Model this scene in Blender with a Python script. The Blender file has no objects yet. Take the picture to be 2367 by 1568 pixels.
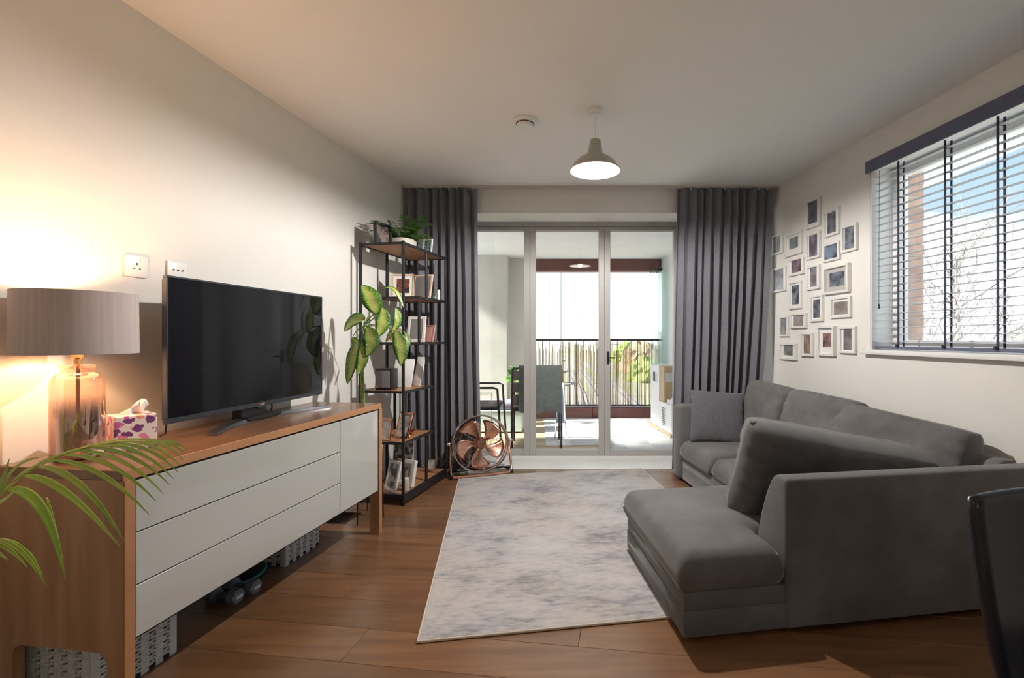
import bpy, bmesh, math, random
from mathutils import Vector, Matrix, noise
random.seed(7)
R = math.radians
SC = bpy.context.scene
COL = SC.collection

# ------------------------------------------------------------------ camera
F, CX, CY, CH = 1080.0, 1315.0, 780.0, 1.153      # focal length / principal point in pixels, eye height
cam = bpy.data.cameras.new('camera'); camo = bpy.data.objects.new('camera', cam); COL.objects.link(camo)
cam.sensor_fit = 'HORIZONTAL'; cam.sensor_width = 36.0; cam.lens = F / 2367 * 36
cam.shift_x = -(CX - 1183.5) / 2367; cam.shift_y = (CY - 784) / 2367
cam.clip_start = 0.05; cam.clip_end = 4000
camo.location = (0, 0, CH); camo.rotation_euler = (R(90), 0, 0)
SC.camera = camo

# ------------------------------------------------------------------ view, world, sun
SC.view_settings.view_transform = 'Standard'; SC.view_settings.look = 'None'
SC.view_settings.exposure = 0.72; SC.view_settings.gamma = 1.0; SC.view_settings.use_curve_mapping = False
w = bpy.data.worlds.new('sky'); SC.world = w; w.use_nodes = True
nt = w.node_tree; N = nt.nodes; L = nt.links; N.clear()
tc = N.new('ShaderNodeTexCoord'); sep = N.new('ShaderNodeSeparateXYZ'); L.new(tc.outputs['Generated'], sep.inputs[0])
ramp = N.new('ShaderNodeValToRGB'); L.new(sep.outputs['Z'], ramp.inputs[0])
e = ramp.color_ramp.elements
e[0].position = 0.0; e[0].color = (1.5, 1.55, 1.6, 1); e[1].position = 1.0; e[1].color = (0.2, 0.34, 0.62, 1)
for p_, c_ in ((0.08, (0.80, 0.92, 1.02, 1)), (0.17, (0.38, 0.51, 0.62, 1)), (0.40, (0.27, 0.42, 0.61, 1))):
    x = e.new(p_); x.color = c_
mp = N.new('ShaderNodeMapping'); mp.inputs['Scale'].default_value = (1.6, 1.6, 4.5); mp.inputs['Location'].default_value = (0.35, 0.1, 0.2)
L.new(tc.outputs['Generated'], mp.inputs[0])
cn = N.new('ShaderNodeTexNoise'); cn.inputs['Scale'].default_value = 1.5; cn.inputs['Detail'].default_value = 7; cn.inputs['Roughness'].default_value = 0.55
L.new(mp.outputs[0], cn.inputs['Vector'])
bk_ = N.new('ShaderNodeMapRange'); bk_.inputs[1].default_value = 0.0; bk_.inputs[2].default_value = 0.30; bk_.inputs[3].default_value = 0.16; bk_.inputs[4].default_value = -0.17   # cloud bank low down, broken cloud above
L.new(sep.outputs['Z'], bk_.inputs[0]); ca_ = N.new('ShaderNodeMath'); ca_.operation = 'ADD'; L.new(cn.outputs['Fac'], ca_.inputs[0]); L.new(bk_.outputs[0], ca_.inputs[1])
cr = N.new('ShaderNodeValToRGB'); L.new(ca_.outputs[0], cr.inputs[0])
cr.color_ramp.elements[0].position = 0.44; cr.color_ramp.elements[0].color = (0, 0, 0, 1)
cr.color_ramp.elements[1].position = 0.62; cr.color_ramp.elements[1].color = (1, 1, 1, 1)
mx = N.new('ShaderNodeMix'); mx.data_type = 'RGBA'
L.new(cr.outputs[0], mx.inputs[0]); L.new(ramp.outputs[0], mx.inputs[6]); mx.inputs[7].default_value = (2.3, 2.4, 2.55, 1)
bg = N.new('ShaderNodeBackground'); bg.inputs['Strength'].default_value = 1.15
L.new(mx.outputs[2], bg.inputs[0]); out = N.new('ShaderNodeOutputWorld'); L.new(bg.outputs[0], out.inputs[0])

sun = bpy.data.lights.new('sun', 'SUN'); sun.energy = 13.0; sun.angle = R(6); sun.color = (1, 0.95, 0.87)
suno = bpy.data.objects.new('sun', sun); COL.objects.link(suno)
suno.rotation_euler = Vector((0.80, 0.10, -0.55)).to_track_quat('-Z', 'Y').to_euler()

# ------------------------------------------------------------------ helpers
def px(x, y, Y):                      # a point of the photograph at distance Y
    return Vector(((x - CX) * Y / F, Y, CH - (y - CY) * Y / F))
def px_z(x, y, z):                    # a point of the photograph at height z
    Y = F * (CH - z) / (y - CY)
    return px(x, y, Y)

class MB:
    def __init__(s): s.v = []; s.f = []; s.uv = None
    def add(s, vs, fs):
        o = len(s.v); s.v += [tuple(v) for v in vs]; s.f += [tuple(i + o for i in f) for f in fs]; return s
    def box(s, x0, x1, y0, y1, z0, z1, m=None):
        vs = [Vector(p) for p in ((x0,y0,z0),(x1,y0,z0),(x1,y1,z0),(x0,y1,z0),(x0,y0,z1),(x1,y0,z1),(x1,y1,z1),(x0,y1,z1))]
        if m is not None: vs = [m @ v for v in vs]
        return s.add(vs, [(0,3,2,1),(4,5,6,7),(0,1,5,4),(1,2,6,5),(2,3,7,6),(3,0,4,7)])
    def prism(s, pts, z0, z1, m=None):          # plan polygon (counter-clockwise) extruded in z
        n = len(pts)
        vs = [Vector((p[0], p[1], z0)) for p in pts] + [Vector((p[0], p[1], z1)) for p in pts]
        if m is not None: vs = [m @ v for v in vs]
        return s.add(vs, [tuple(range(n - 1, -1, -1)), tuple(range(n, 2 * n))] + [(i, (i + 1) % n, n + (i + 1) % n, n + i) for i in range(n)])
    def tube(s, path, r, n=8, closed=False, cap=True):
        path = [Vector(p) for p in path]; k = len(path)
        rs = r if isinstance(r, (list, tuple)) else [r] * k
        vs = []; up = None
        for i, p in enumerate(path):
            if closed: t = (path[(i + 1) % k] - path[i - 1])
            else: t = path[min(i + 1, k - 1)] - path[max(i - 1, 0)]
            t = t.normalized() if t.length > 1e-9 else Vector((0, 0, 1))
            if up is None:
                up = Vector((0, 0, 1)) if abs(t.z) < 0.9 else Vector((1, 0, 0))
            a = (up - t * up.dot(t))
            if a.length < 1e-6: a = t.orthogonal()
            a.normalize(); up = a; b = t.cross(a)
            for j in range(n):
                th = 2 * math.pi * (j + .5) / n
                vs.append(p + (a * math.cos(th) + b * math.sin(th)) * rs[i])
        fs = []
        for i in range(k if closed else k - 1):
            i2 = (i + 1) % k
            for j in range(n):
                j2 = (j + 1) % n
                fs.append((i * n + j, i * n + j2, i2 * n + j2, i2 * n + j))
        if cap and not closed:
            fs.append(tuple(range(n - 1, -1, -1))); fs.append(tuple((k - 1) * n + j for j in range(n)))
        return s.add(vs, fs)
    def lathe(s, prof, n=32, c=(0, 0, 0), m=None):
        vs = []; c = Vector(c)
        for r, z in prof:
            for j in range(n):
                th = 2 * math.pi * j / n
                p = Vector((r * math.cos(th), r * math.sin(th), z))
                vs.append((m @ p if m is not None else p) + c)
        fs = []
        for i in range(len(prof) - 1):
            for j in range(n):
                j2 = (j + 1) % n
                fs.append((i * n + j, i * n + j2, (i + 1) * n + j2, (i + 1) * n + j))
        shut = prof[0] == prof[-1]
        if prof[0][0] > 1e-6 and not shut: fs.append(tuple(range(n - 1, -1, -1)))
        if prof[-1][0] > 1e-6 and not shut: fs.append(tuple((len(prof) - 1) * n + j for j in range(n)))
        return s.add(vs, fs)
    def build(s, name, mat, parent=None, bevel=0, seg=2, smooth=True, angle=35, weld=False, fix=True):
        me = bpy.data.meshes.new(name)
        me.from_pydata(s.v, [], s.f)
        if s.uv:
            uvl = me.uv_layers.new(name='UVMap')
            for lp in me.loops: uvl.data[lp.index].uv = s.uv[lp.vertex_index]
        bm = bmesh.new(); bm.from_mesh(me)
        if weld: bmesh.ops.remove_doubles(bm, verts=bm.verts, dist=1e-5)
        if fix: bmesh.ops.recalc_face_normals(bm, faces=bm.faces)
        if bevel:
            ed = [x for x in bm.edges if len(x.link_faces) == 2 and x.calc_face_angle(0) > R(30)]
            bmesh.ops.bevel(bm, geom=ed, offset=bevel, segments=seg, profile=0.5, affect='EDGES', clamp_overlap=True)
        bm.to_mesh(me); bm.free()
        if smooth:
            for p in me.polygons: p.use_smooth = True
            me.set_sharp_from_angle(angle=R(angle))
        o = bpy.data.objects.new(name, me); COL.objects.link(o)
        if mat: me.materials.append(mat)
        if parent: o.parent = parent
        return o

def tag(o, label=None, cat=None, group=None, kind=None):
    if label: o['label'] = label
    if cat: o['category'] = cat
    if group: o['group'] = group
    if kind: o['kind'] = kind
    return o
def thing(name, label, cat, loc=(0, 0, 0), rz=0, group=None, kind=None):
    o = bpy.data.objects.new(name, None); COL.objects.link(o); o.empty_display_size = 0.05
    o.location = loc; o.rotation_euler = (0, 0, rz)
    return tag(o, label, cat, group, kind)
def copy_tree(o, parent=None):
    c = o.copy(); COL.objects.link(c); c.parent = parent
    for ch in o.children: copy_tree(ch, c)
    return c
def box(name, mat, parent, x0, x1, y0, y1, z0, z1, bevel=0.002, m=None, seg=1):
    return MB().box(x0, x1, y0, y1, z0, z1, m).build(name, mat, parent, bevel=bevel, seg=seg)

# ------------------------------------------------------------------ materials
MATS = {}
def pm(name, col, rough=0.5, metal=0.0, col2=None, scale=8.0, bump=0.0, bscale=None, sheen=0.0, coat=0.0, spec=0.5,
       stretch=(1, 1, 1), detail=4.0, lo=0.35, hi=0.65, emit=None, estr=0.0, trans=0.0, ior=1.45, alpha=1.0, rot=(0, 0, 0), rnd=0.0, coords='Object', sub=0.0, crough=0.03):
    if name in MATS: return MATS[name]
    m = bpy.data.materials.new(name); m.use_nodes = True; MATS[name] = m
    nt = m.node_tree; N = nt.nodes; L = nt.links
    b = N['Principled BSDF']
    b.inputs['Base Color'].default_value = (*col, 1); b.inputs['Roughness'].default_value = rough
    b.inputs['Metallic'].default_value = metal; b.inputs['Specular IOR Level'].default_value = spec
    b.inputs['Sheen Weight'].default_value = sheen; b.inputs['Coat Weight'].default_value = coat; b.inputs['Coat Roughness'].default_value = crough
    b.inputs['Transmission Weight'].default_value = trans; b.inputs['IOR'].default_value = ior; b.inputs['Alpha'].default_value = alpha
    b.inputs['Subsurface Weight'].default_value = sub
    if emit: b.inputs['Emission Color'].default_value = (*emit, 1); b.inputs['Emission Strength'].default_value = estr
    tcn = N.new('ShaderNodeTexCoord'); mp = N.new('ShaderNodeMapping'); mp.inputs['Scale'].default_value = stretch; mp.inputs['Rotation'].default_value = rot
    L.new(tcn.outputs[coords], mp.inputs[0])
    if rnd:
        oi = N.new('ShaderNodeObjectInfo'); ml = N.new('ShaderNodeMath'); ml.operation = 'MULTIPLY'; ml.inputs[1].default_value = 37.0
        L.new(oi.outputs['Random'], ml.inputs[0]); cb = N.new('ShaderNodeCombineXYZ')
        for i in range(3): L.new(ml.outputs[0], cb.inputs[i])
        L.new(cb.outputs[0], mp.inputs['Location'])
    no = N.new('ShaderNodeTexNoise'); no.inputs['Scale'].default_value = scale; no.inputs['Detail'].default_value = detail
    L.new(mp.outputs[0], no.inputs['Vector'])
    if col2:
        rp = N.new('ShaderNodeValToRGB'); L.new(no.outputs['Fac'], rp.inputs[0])
        rp.color_ramp.elements[0].position = lo; rp.color_ramp.elements[0].color = (*col, 1)
        rp.color_ramp.elements[1].position = hi; rp.color_ramp.elements[1].color = (*col2, 1)
        src = rp.outputs[0]
        if rnd:
            hs = N.new('ShaderNodeHueSaturation'); L.new(src, hs.inputs['Color'])
            mr = N.new('ShaderNodeMapRange'); mr.inputs[3].default_value = 1 - rnd; mr.inputs[4].default_value = 1 + rnd
            L.new(oi.outputs['Random'], mr.inputs[0]); L.new(mr.outputs[0], hs.inputs['Value']); src = hs.outputs[0]
        L.new(src, b.inputs['Base Color'])
    if bump:
        nb = N.new('ShaderNodeTexNoise'); nb.inputs['Scale'].default_value = bscale or scale; nb.inputs['Detail'].default_value = 3
        L.new(mp.outputs[0], nb.inputs['Vector'])
        bp = N.new('ShaderNodeBump'); bp.inputs['Strength'].default_value = bump; bp.inputs['Distance'].default_value = 0.01
        L.new(nb.outputs['Fac'], bp.inputs['Height']); L.new(bp.outputs[0], b.inputs['Normal'])
    return m

def glassmat(name, tint=(1, 1, 1), refl=0.08, rough=0.0):
    m = bpy.data.materials.new(name); m.use_nodes = True; nt = m.node_tree; N = nt.nodes; L = nt.links; N.clear()
    t = N.new('ShaderNodeBsdfTransparent'); t.inputs[0].default_value = (*tint, 1)
    g = N.new('ShaderNodeBsdfGlossy'); g.inputs['Roughness'].default_value = rough
    lw = N.new('ShaderNodeLayerWeight'); lw.inputs[0].default_value = 0.5
    pw = N.new('ShaderNodeMath'); pw.operation = 'POWER'; pw.inputs[1].default_value = 5; L.new(lw.outputs['Facing'], pw.inputs[0])
    mu = N.new('ShaderNodeMath'); mu.operation = 'MULTIPLY_ADD'; mu.inputs[1].default_value = 0.9; mu.inputs[2].default_value = refl; mu.use_clamp = True
    L.new(pw.outputs[0], mu.inputs[0])
    x = N.new('ShaderNodeMixShader'); L.new(mu.outputs[0], x.inputs[0]); L.new(t.outputs[0], x.inputs[1]); L.new(g.outputs[0], x.inputs[2])
    o = N.new('ShaderNodeOutputMaterial'); L.new(x.outputs[0], o.inputs[0]); MATS[name] = m
    return m

WALLC = (0.79, 0.775, 0.745)
m_wall = pm('wall_paint', WALLC, 0.85, col2=(0.77, 0.755, 0.725), scale=3, bump=0.02, bscale=160)
m_ceil = pm('ceiling_paint', (0.88, 0.88, 0.87), 0.9, col2=(0.87, 0.87, 0.86), scale=2)
m_white = pm('white_gloss_paint', (0.83, 0.83, 0.82), 0.35, col2=(0.80, 0.80, 0.80), scale=6)
m_whitepl = pm('white_plastic', (0.82, 0.82, 0.81), 0.3, col2=(0.80, 0.80, 0.79), scale=20)
m_frame_shaded = pm('shaded_frame_paint', (0.47, 0.46, 0.45), 0.4, col2=(0.45, 0.44, 0.43), scale=5)  # door frames darkened: the shade they stand in is put into this grey
m_plank = pm('floor_board_oak', (0.150, 0.067, 0.029), 0.35, col2=(0.265, 0.130, 0.060), scale=2.2, stretch=(1.0, 9, 9), rot=(0, 0, R(7.4)), detail=7, lo=0.28, hi=0.75, rnd=0.16, bump=0.05, bscale=6, coat=1.0, crough=0.24)
m_subfloor = pm('subfloor', (0.03, 0.015, 0.008), 0.8, col2=(0.04, 0.02, 0.01))
m_glass = glassmat('window_glass', (0.985, 0.995, 0.995), 0.05)
m_clear = glassmat('clear_glass', (0.95, 0.98, 0.97), 0.10)
m_greenglass = glassmat('green_edge_glass', (0.92, 0.98, 0.965), 0.09)
m_black = pm('black_metal', (0.018, 0.019, 0.024), 0.4, 0.3, col2=(0.024, 0.025, 0.03), scale=30)
m_blackpl = pm('black_plastic', (0.012, 0.012, 0.014), 0.35, col2=(0.018, 0.018, 0.02), scale=30)
m_chrome = pm('chrome', (0.8, 0.79, 0.78), 0.12, 1.0, col2=(0.74, 0.73, 0.73), scale=40)
m_copper = pm('copper', (0.86, 0.50, 0.38), 0.2, 1.0, col2=(0.82, 0.46, 0.34), scale=14)
m_copper_dk = pm('copper_polished', (0.72, 0.34, 0.22), 0.16, 1.0, col2=(0.80, 0.42, 0.28), scale=14)
m_gold = pm('gold_metal', (0.75, 0.55, 0.28), 0.25, 1.0, col2=(0.68, 0.48, 0.24), scale=20)
m_leaf = pm('palm_leaf', (0.27, 0.44, 0.05), 0.4, col2=(0.44, 0.52, 0.10), scale=6, sub=0.0, rnd=0.15)
m_fern = pm('fern_leaf', (0.05, 0.17, 0.02), 0.5, col2=(0.11, 0.28, 0.04), scale=12)
m_stem = pm('green_stem', (0.14, 0.30, 0.05), 0.5, col2=(0.25, 0.36, 0.10), scale=14, stretch=(1, 1, 3))
m_paper = pm('white_paper', (0.85, 0.84, 0.83), 0.8, col2=(0.82, 0.81, 0.80), scale=10)
m_soil = pm('soil', (0.03, 0.02, 0.012), 0.95, col2=(0.06, 0.04, 0.025), scale=40)

# ------------------------------------------------------------------ room shell
D = 4.083; H = 2.45; TL = 140 / F                    # back wall distance, ceiling height, splay of the side walls
YF = -2.7
def xl(Y): return -1.425 - (D - Y) * TL
def xr(Y): return 1.788 + (D - Y) * TL
GY = 4.455                                            # glazing plane
OX0, OX1 = -1.10, 1.775                               # door opening
fl = MB().prism([(xl(YF) - .1, YF), (xr(YF) + .1, YF), (xr(D) + .1, D), (xl(D) - .1, D)], -0.2, -0.016).build('floor', m_subfloor)
tag(fl, 'dark polished wooden floorboards across the living room', 'floor', kind='structure')
tag(MB().prism([(-2.9, YF - .2), (3.1, YF - .2), (3.1, 4.6), (-2.9, 4.6)], H, H + .25).build('ceiling', m_ceil), 'plain off-white ceiling over the living room', 'ceiling', kind='structure')
tag(MB().prism([(xl(YF) - .18, YF), (xl(YF), YF), (xl(4.6), 4.6), (xl(4.6) - .18, 4.6)], -.2, H).build('wall_left', m_wall), 'long plain off-white wall behind the television', 'wall', kind='structure')
tag(MB().prism([(xl(YF) - .2, YF - .2), (xr(YF) + .5, YF - .2), (xr(YF) + .5, YF), (xl(YF) - .2, YF)], -.2, H).build('wall_front', m_wall), 'off-white wall at the dining end behind the viewer', 'wall', kind='structure')
b = MB()
b.box(xl(D) - .02, OX0, D, 4.56, -.2, H); b.box(OX1, 2.05, D, 4.56, -.2, H); b.box(OX0, OX1, D, 4.56, 2.238, H); b.box(-8, xl(D) - .2, 4.30, 4.56, -3, 3)
tag(b.build('wall_back', m_wall), 'off-white wall and beam around the glazed balcony doors', 'wall', kind='structure')
# right wall, local frame: x along the wall towards the camera, y outwards, z up
RW = math.atan2(-1, TL); RL = (1.788, D, 0)
CW = math.cos(math.atan(TL))
def ws(x): return (D - 2502.0 / (x - 1175.0)) / CW          # photo column -> distance along the right wall
def wz(x, y): return CH - (y - CY) * (2502.0 / (x - 1175.0)) / F
WS0, WS1, WZ0, WZ1 = 1.10, 2.95, 1.075, 2.235
wr = MB()
wr.box(-.5, WS0, 0, .34, -.2, H); wr.box(WS1, 7.2, 0, .34, -.2, H); wr.box(WS0, WS1, 0, .34, -.2, WZ0 - .03); wr.box(WS0, WS1, 0, .34, WZ1, H)
wr = wr.build('wall_right', m_wall); wr.location = RL; wr.rotation_euler = (0, 0, RW)
tag(wr, 'off-white wall with the blind window and the photo frames', 'wall', kind='structure')
# brick lining of the outer window reveal
m_brick = pm('pink_brick', (0.52, 0.33, 0.27), 0.85, col2=(0.62, 0.43, 0.36), scale=14, rnd=0.14, bump=0.1, bscale=60)
m_mortar = pm('mortar', (0.6, 0.57, 0.53), 0.9, col2=(0.55, 0.52, 0.48), scale=30)
bme = None
z = WZ0 + .004; k = 0
while z + .065 < WZ1:
    o = MB().box(WS0 - .03, WS0 + .048 + .002 * (k % 3), .225, .338, 0, .065).build('brick', m_brick, wr, bevel=.003, seg=1)
    o.location.z = z; z += .075; k += 1
box('mortar_bed', m_mortar, wr, WS0 - .03, WS0 + .043, .225, .335, WZ0, WZ1 - .002, 0)

# floorboards, each one its own piece
def clip(poly, a, b):
    out = []; n = Vector((-(b[1] - a[1]), b[0] - a[0])); o = Vector(a)
    d = [(Vector(p) - o).dot(n) for p in poly]
    for i in range(len(poly)):
        j = (i + 1) % len(poly)
        if d[i] >= 0: out.append(poly[i])
        if d[i] * d[j] < 0:
            t = d[i] / (d[i] - d[j]); out.append(tuple(Vector(poly[i]).lerp(Vector(poly[j]), t)))
    return out
room = [(xl(YF), YF), (xr(YF), YF), (xr(D), D), (xl(D), D)]
ca, sa = math.cos(R(7.4)), math.sin(R(7.4))
def P2(u, v): return (u * ca + v * sa, -u * sa + v * ca)
v = -3.4; row = 0
while v < 4.9:
    u = -3.6 + (row * 0.83) % 1.9
    while u < 4.0:
        g = .0007
        q = [P2(u + g, v + g), P2(u + 1.9 - g, v + g), P2(u + 1.9 - g, v + .19 - g), P2(u + g, v + .19 - g)]
        for i in range(4): q = clip(q, room[i], room[(i + 1) % 4]) if len(q) > 2 else []
        if len(q) > 2:
            MB().prism(q, -.016, 0).build('plank', m_plank, fl, bevel=.0008, seg=1)
        u += 1.9
    v += .19; row += 1

tag(MB().prism([(OX0, D), (OX1, D), (OX1, 4.40), (OX0, 4.40)], -.2, 0.004).build('trim_1', m_white, bevel=.003), 'white painted threshold under the glazed doors', 'threshold', kind='structure')
def baseboard(name, a, c, side, label):
    a = Vector(a); c = Vector(c); d = (c - a).normalized(); n = Vector((-d.y, d.x)) * side
    q = [a, c, c + n * .015, a + n * .015]
    if side < 0: q = q[::-1]
    tag(MB().prism([tuple(p) for p in q], 0, .1).build(name, m_white, bevel=.003), label, 'skirting', kind='structure')
baseboard('baseboard_left', (xl(YF), YF), (xl(D), D), -1, 'white skirting board along the television wall')
baseboard('baseboard_right', (xr(YF), YF), (xr(D), D), 1, 'white skirting board along the wall behind the sofa')

# balcony door leaves
xs = [-1.081, -.371, .338, 1.048, 1.757]
for i in range(4):
    x0, x1 = xs[i], xs[i + 1]
    d = thing('door_%d' % (i + 1), ['glazed balcony door leaf behind the left curtain and the fan', 'glazed balcony door leaf in front of the balcony chair', 'glazed balcony door leaf with a black handle', 'glazed balcony door leaf behind the right curtain'][i], 'door', ((x0 + x1) / 2, GY, 0), kind='structure')
    hw = (x1 - x0) / 2; st = .056
    for sx in (-1, 1):
        a, c = sorted((sx * hw, sx * (hw - st)))
        box('stile', m_frame_shaded, d, a + .0005, c - .0005, -.03, .03, .03, 2.2, .004)
    box('top_rail', m_frame_shaded, d, -hw + st, hw - st, -.03, .03, 2.165, 2.2, .003)
    box('bottom_rail', m_frame_shaded, d, -hw + st, hw - st, -.03, .03, .03, .085, .003)
    box('glazing_bead', m_white, d, -hw + st, hw - st, -.036, -.03, 2.15, 2.165, .002)
    box('pane', m_glass, d, -hw + st, hw - st, -.004, .004, .085, 2.165, 0)
    if i == 2:
        h = MB(); h.box(-hw + .02, -hw + .045, -.04, -.03, .9, 1.02); h.tube([(-hw + .032, -.03, .96), (-hw + .032, -.075, .96), (-hw + .09, -.08, .96)], .008)
        h.build('door_handle', m_black, d)
fr = thing('trim_2', 'outer frame in shade-darkened grey around the glazed doors', 'door frame', (0, GY, 0), kind='structure')
box('head_frame', m_frame_shaded, fr, OX0, OX1, -.045, .06, 2.2, 2.238, .003)
box('sill_frame', m_white, fr, OX0, OX1, -.055, .06, 0.0, .03, .003)
for a, c in ((OX0, -1.081), (1.757, OX1)): box('jamb', m_frame_shaded, fr, a, c, -.045, .06, .03, 2.2, .001)

# window in the right wall
wn = thing('window_1', 'wide white-framed window behind the venetian blind', 'window', RL, RW, kind='structure')
f0, f1 = .155, .225
box('window_frame', m_white, wn, WS0, WS0 + .055, f0, f1, WZ0, WZ1, .004); box('window_frame', m_white, wn, WS1 - .055, WS1, f0, f1, WZ0, WZ1, .004)
box('window_frame', m_white, wn, WS0 + .055, WS1 - .055, f0, f1, WZ1 - .06, WZ1, .004); box('window_frame', m_white, wn, WS0 + .055, WS1 - .055, f0, f1, WZ0, WZ0 + .06, .004)
box('mullion', m_white, wn, 2.16, 2.22, f0, f1, WZ0 + .06, WZ1 - .06, .004)
box('pane', m_glass, wn, WS0 + .055, 2.16, .186, .194, WZ0 + .06, WZ1 - .06, 0); box('pane', m_glass, wn, 2.22, WS1 - .055, .186, .194, WZ0 + .06, WZ1 - .06, 0)
box('reveal_lining', m_white, wn, WS0 - .001, WS0 + .008, 0.003, f0, WZ0, WZ1, 0)
box('window_sill', m_white, wn, WS0 - .035, WS1 + .035, -.045, f0, WZ0 - .03, WZ0, .006, seg=2)

# ------------------------------------------------------------------ curtains and rail
m_curtain = pm('grey_curtain', (0.150, 0.152, 0.182), 0.9, col2=(0.205, 0.205, 0.235), scale=90, stretch=(3, 3, .6), sheen=0.25, bump=0.08, bscale=260)
def curtain(name, label, x0t, x1t, x0b, x1b, folds, seed, yc):
    rd = random.Random(seed); n = folds * 16; nz = 30; b = MB()
    ph = [rd.uniform(-.9, .9) for _ in range(folds * 2 + 2)]; am = [rd.uniform(.7, 1.15) for _ in range(folds * 2 + 2)]
    for k in range(nz + 1):
        t = k / nz; z = 2.425 - t * 2.405
        for i in range(n + 1):
            s = i / n
            # uneven fold widths, folds open slightly towards the hem
            sw = s + .012 * math.sin(s * 17 + seed) + .018 * t * math.sin(s * 9 + seed * 2)
            tt = t ** 1.6
            xx = (x0t + (x1t - x0t) * sw) * (1 - tt) + (x0b + (x1b - x0b) * sw) * tt
            c = s * folds * 2; j = int(c); a = am[min(j, folds * 2)]
            yy = yc + math.sin(s * folds * 2 * math.pi + .5 * t * ph[min(j // 2, folds)]) * (.042 + .014 * t) * a
            yy += .008 * math.sin(s * 31 + t * 5 + seed)
            b.v.append((xx + .010 * math.sin(s * folds * 4 * math.pi), yy, z))
    for k in range(nz):
        for i in range(n):
            a = k * (n + 1) + i; b.f.append((a, a + 1, a + n + 2, a + n + 1))
    o = thing(name, label, 'curtain', ((x0t + x1t) / 2, yc, 0), group='full-length curtains at the balcony doors')
    for i, v in enumerate(b.v): b.v[i] = (v[0] - o.location.x, v[1] - yc, v[2])
    c = b.build('curtain_cloth', m_curtain, o, fix=False, angle=80)
    md = c.modifiers.new('thickness', 'SOLIDIFY'); md.thickness = .004
    for i in range(folds):                                   # little gliders in the track
        xx = x0t + (x1t - x0t) * (i + .5) / folds - o.location.x
        MB().box(xx - .005, xx + .005, -.004, .004, 2.42, 2.434).build('glider', m_whitepl, o)
    return o
curtain('curtain', 'dark grey full-length curtain beside the black shelf unit', -1.40, -.795, -1.385, -.765, 9, 3, 4.012)
curtain('curtain', 'dark grey full-length curtain beside the sofa and photo wall', .935, 1.745, .90, 1.60, 11, 5, 4.012)
tag(MB().box(-1.42, 1.78, 3.995, 4.03, 2.434, 2.4495).build('curtain_rail', pm('rail_paint', (.62, .57, .52), .4, col2=(.58, .53, .48)), bevel=.003), 'slim ceiling-mounted curtain track above the balcony doors', 'curtain rail')

# ------------------------------------------------------------------ venetian blind
m_slate = pm('slate_blind', (0.115, 0.130, 0.205), 0.5, col2=(0.13, 0.145, 0.22), scale=12)
m_tape = pm('dark_cord', (0.03, 0.035, 0.06), 0.7, col2=(0.04, 0.045, 0.07), scale=50)
m_slat = pm('glare_pale_slat', (0.50, 0.54, 0.62), 0.4, col2=(0.53, 0.57, 0.65), scale=12)  # slats of the slate blind coloured pale, window glare put into the paint
bl = thing('venetian_blind', 'slate blue venetian blind with dark ladder cords over the window', 'blind', RL, RW)
BS0, BS1 = WS0 + .012, WS1 - .012
box('valance', m_slate, bl, WS0 - .02, WS1 + .02, -.02, -.002, 2.205, 2.28, .003)
z = 1.125; lad = [(D - y) / CW for y in (2.80, 2.50, 2.23, 1.95, 1.66, 1.38)]
sl = None
while z < 2.2:
    if sl is None:
        b = MB(); ww = .030
        for i in range(5):
            yy = .026 + ww * i / 4; zz = .0025 * (1 - (i / 2 - 1) ** 2)
            b.v += [(BS0, yy, zz), (BS1, yy, zz), (BS0, yy, zz + .0022), (BS1, yy, zz + .0022)]
        for i in range(4):
            a = i * 4; c = a + 4
            b.f += [(a, a + 1, c + 1, c), (a + 2, c + 2, c + 3, a + 3)]
        b.f += [(0, 2, 3, 1), (16, 17, 19, 18)] + [tuple((i * 4 + q) for q in (0, 2)) + tuple((i * 4 + 4 + q) for q in (2, 0)) for i in range(4)] + [((i * 4 + 1), (i * 4 + 5), (i * 4 + 7), (i * 4 + 3)) for i in range(4)]
        sl = b.build('slat', m_slat, bl); o = sl
    else:
        o = sl.copy(); COL.objects.link(o)
    o.location.z = z; z += .0435
box('bottom_rail', m_slate, bl, BS0, BS1, .016, .066, 1.082, 1.098, .003)
for s in lad:
    b = MB()
    for yy in (.022, .060): b.box(s - .006, s + .006, yy - .0012, yy + .0012, 1.083, 2.21)
    zz = 1.122
    while zz < 2.2: b.box(s - .002, s + .002, .022, .060, zz, zz + .0012); zz += .0435
    b.build('ladder_cord', m_tape, bl)
    MB().lathe([(.0, 0), (.008, .004), (.006, .018), (.002, .022), (0, .022)], 10, (s, .008, 1.09)).build('cord_tassel', m_tape, bl)
b = MB(); b.tube([(BS0 + .05, .01, 2.2), (BS0 + .05, .008, 1.36)], .0015, 5); b.lathe([(0, 0), (.006, .004), (.005, .03), (0, .034)], 8, (BS0 + .05, .008, 1.33))
b.build('pull_cord', m_tape, bl)

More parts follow.
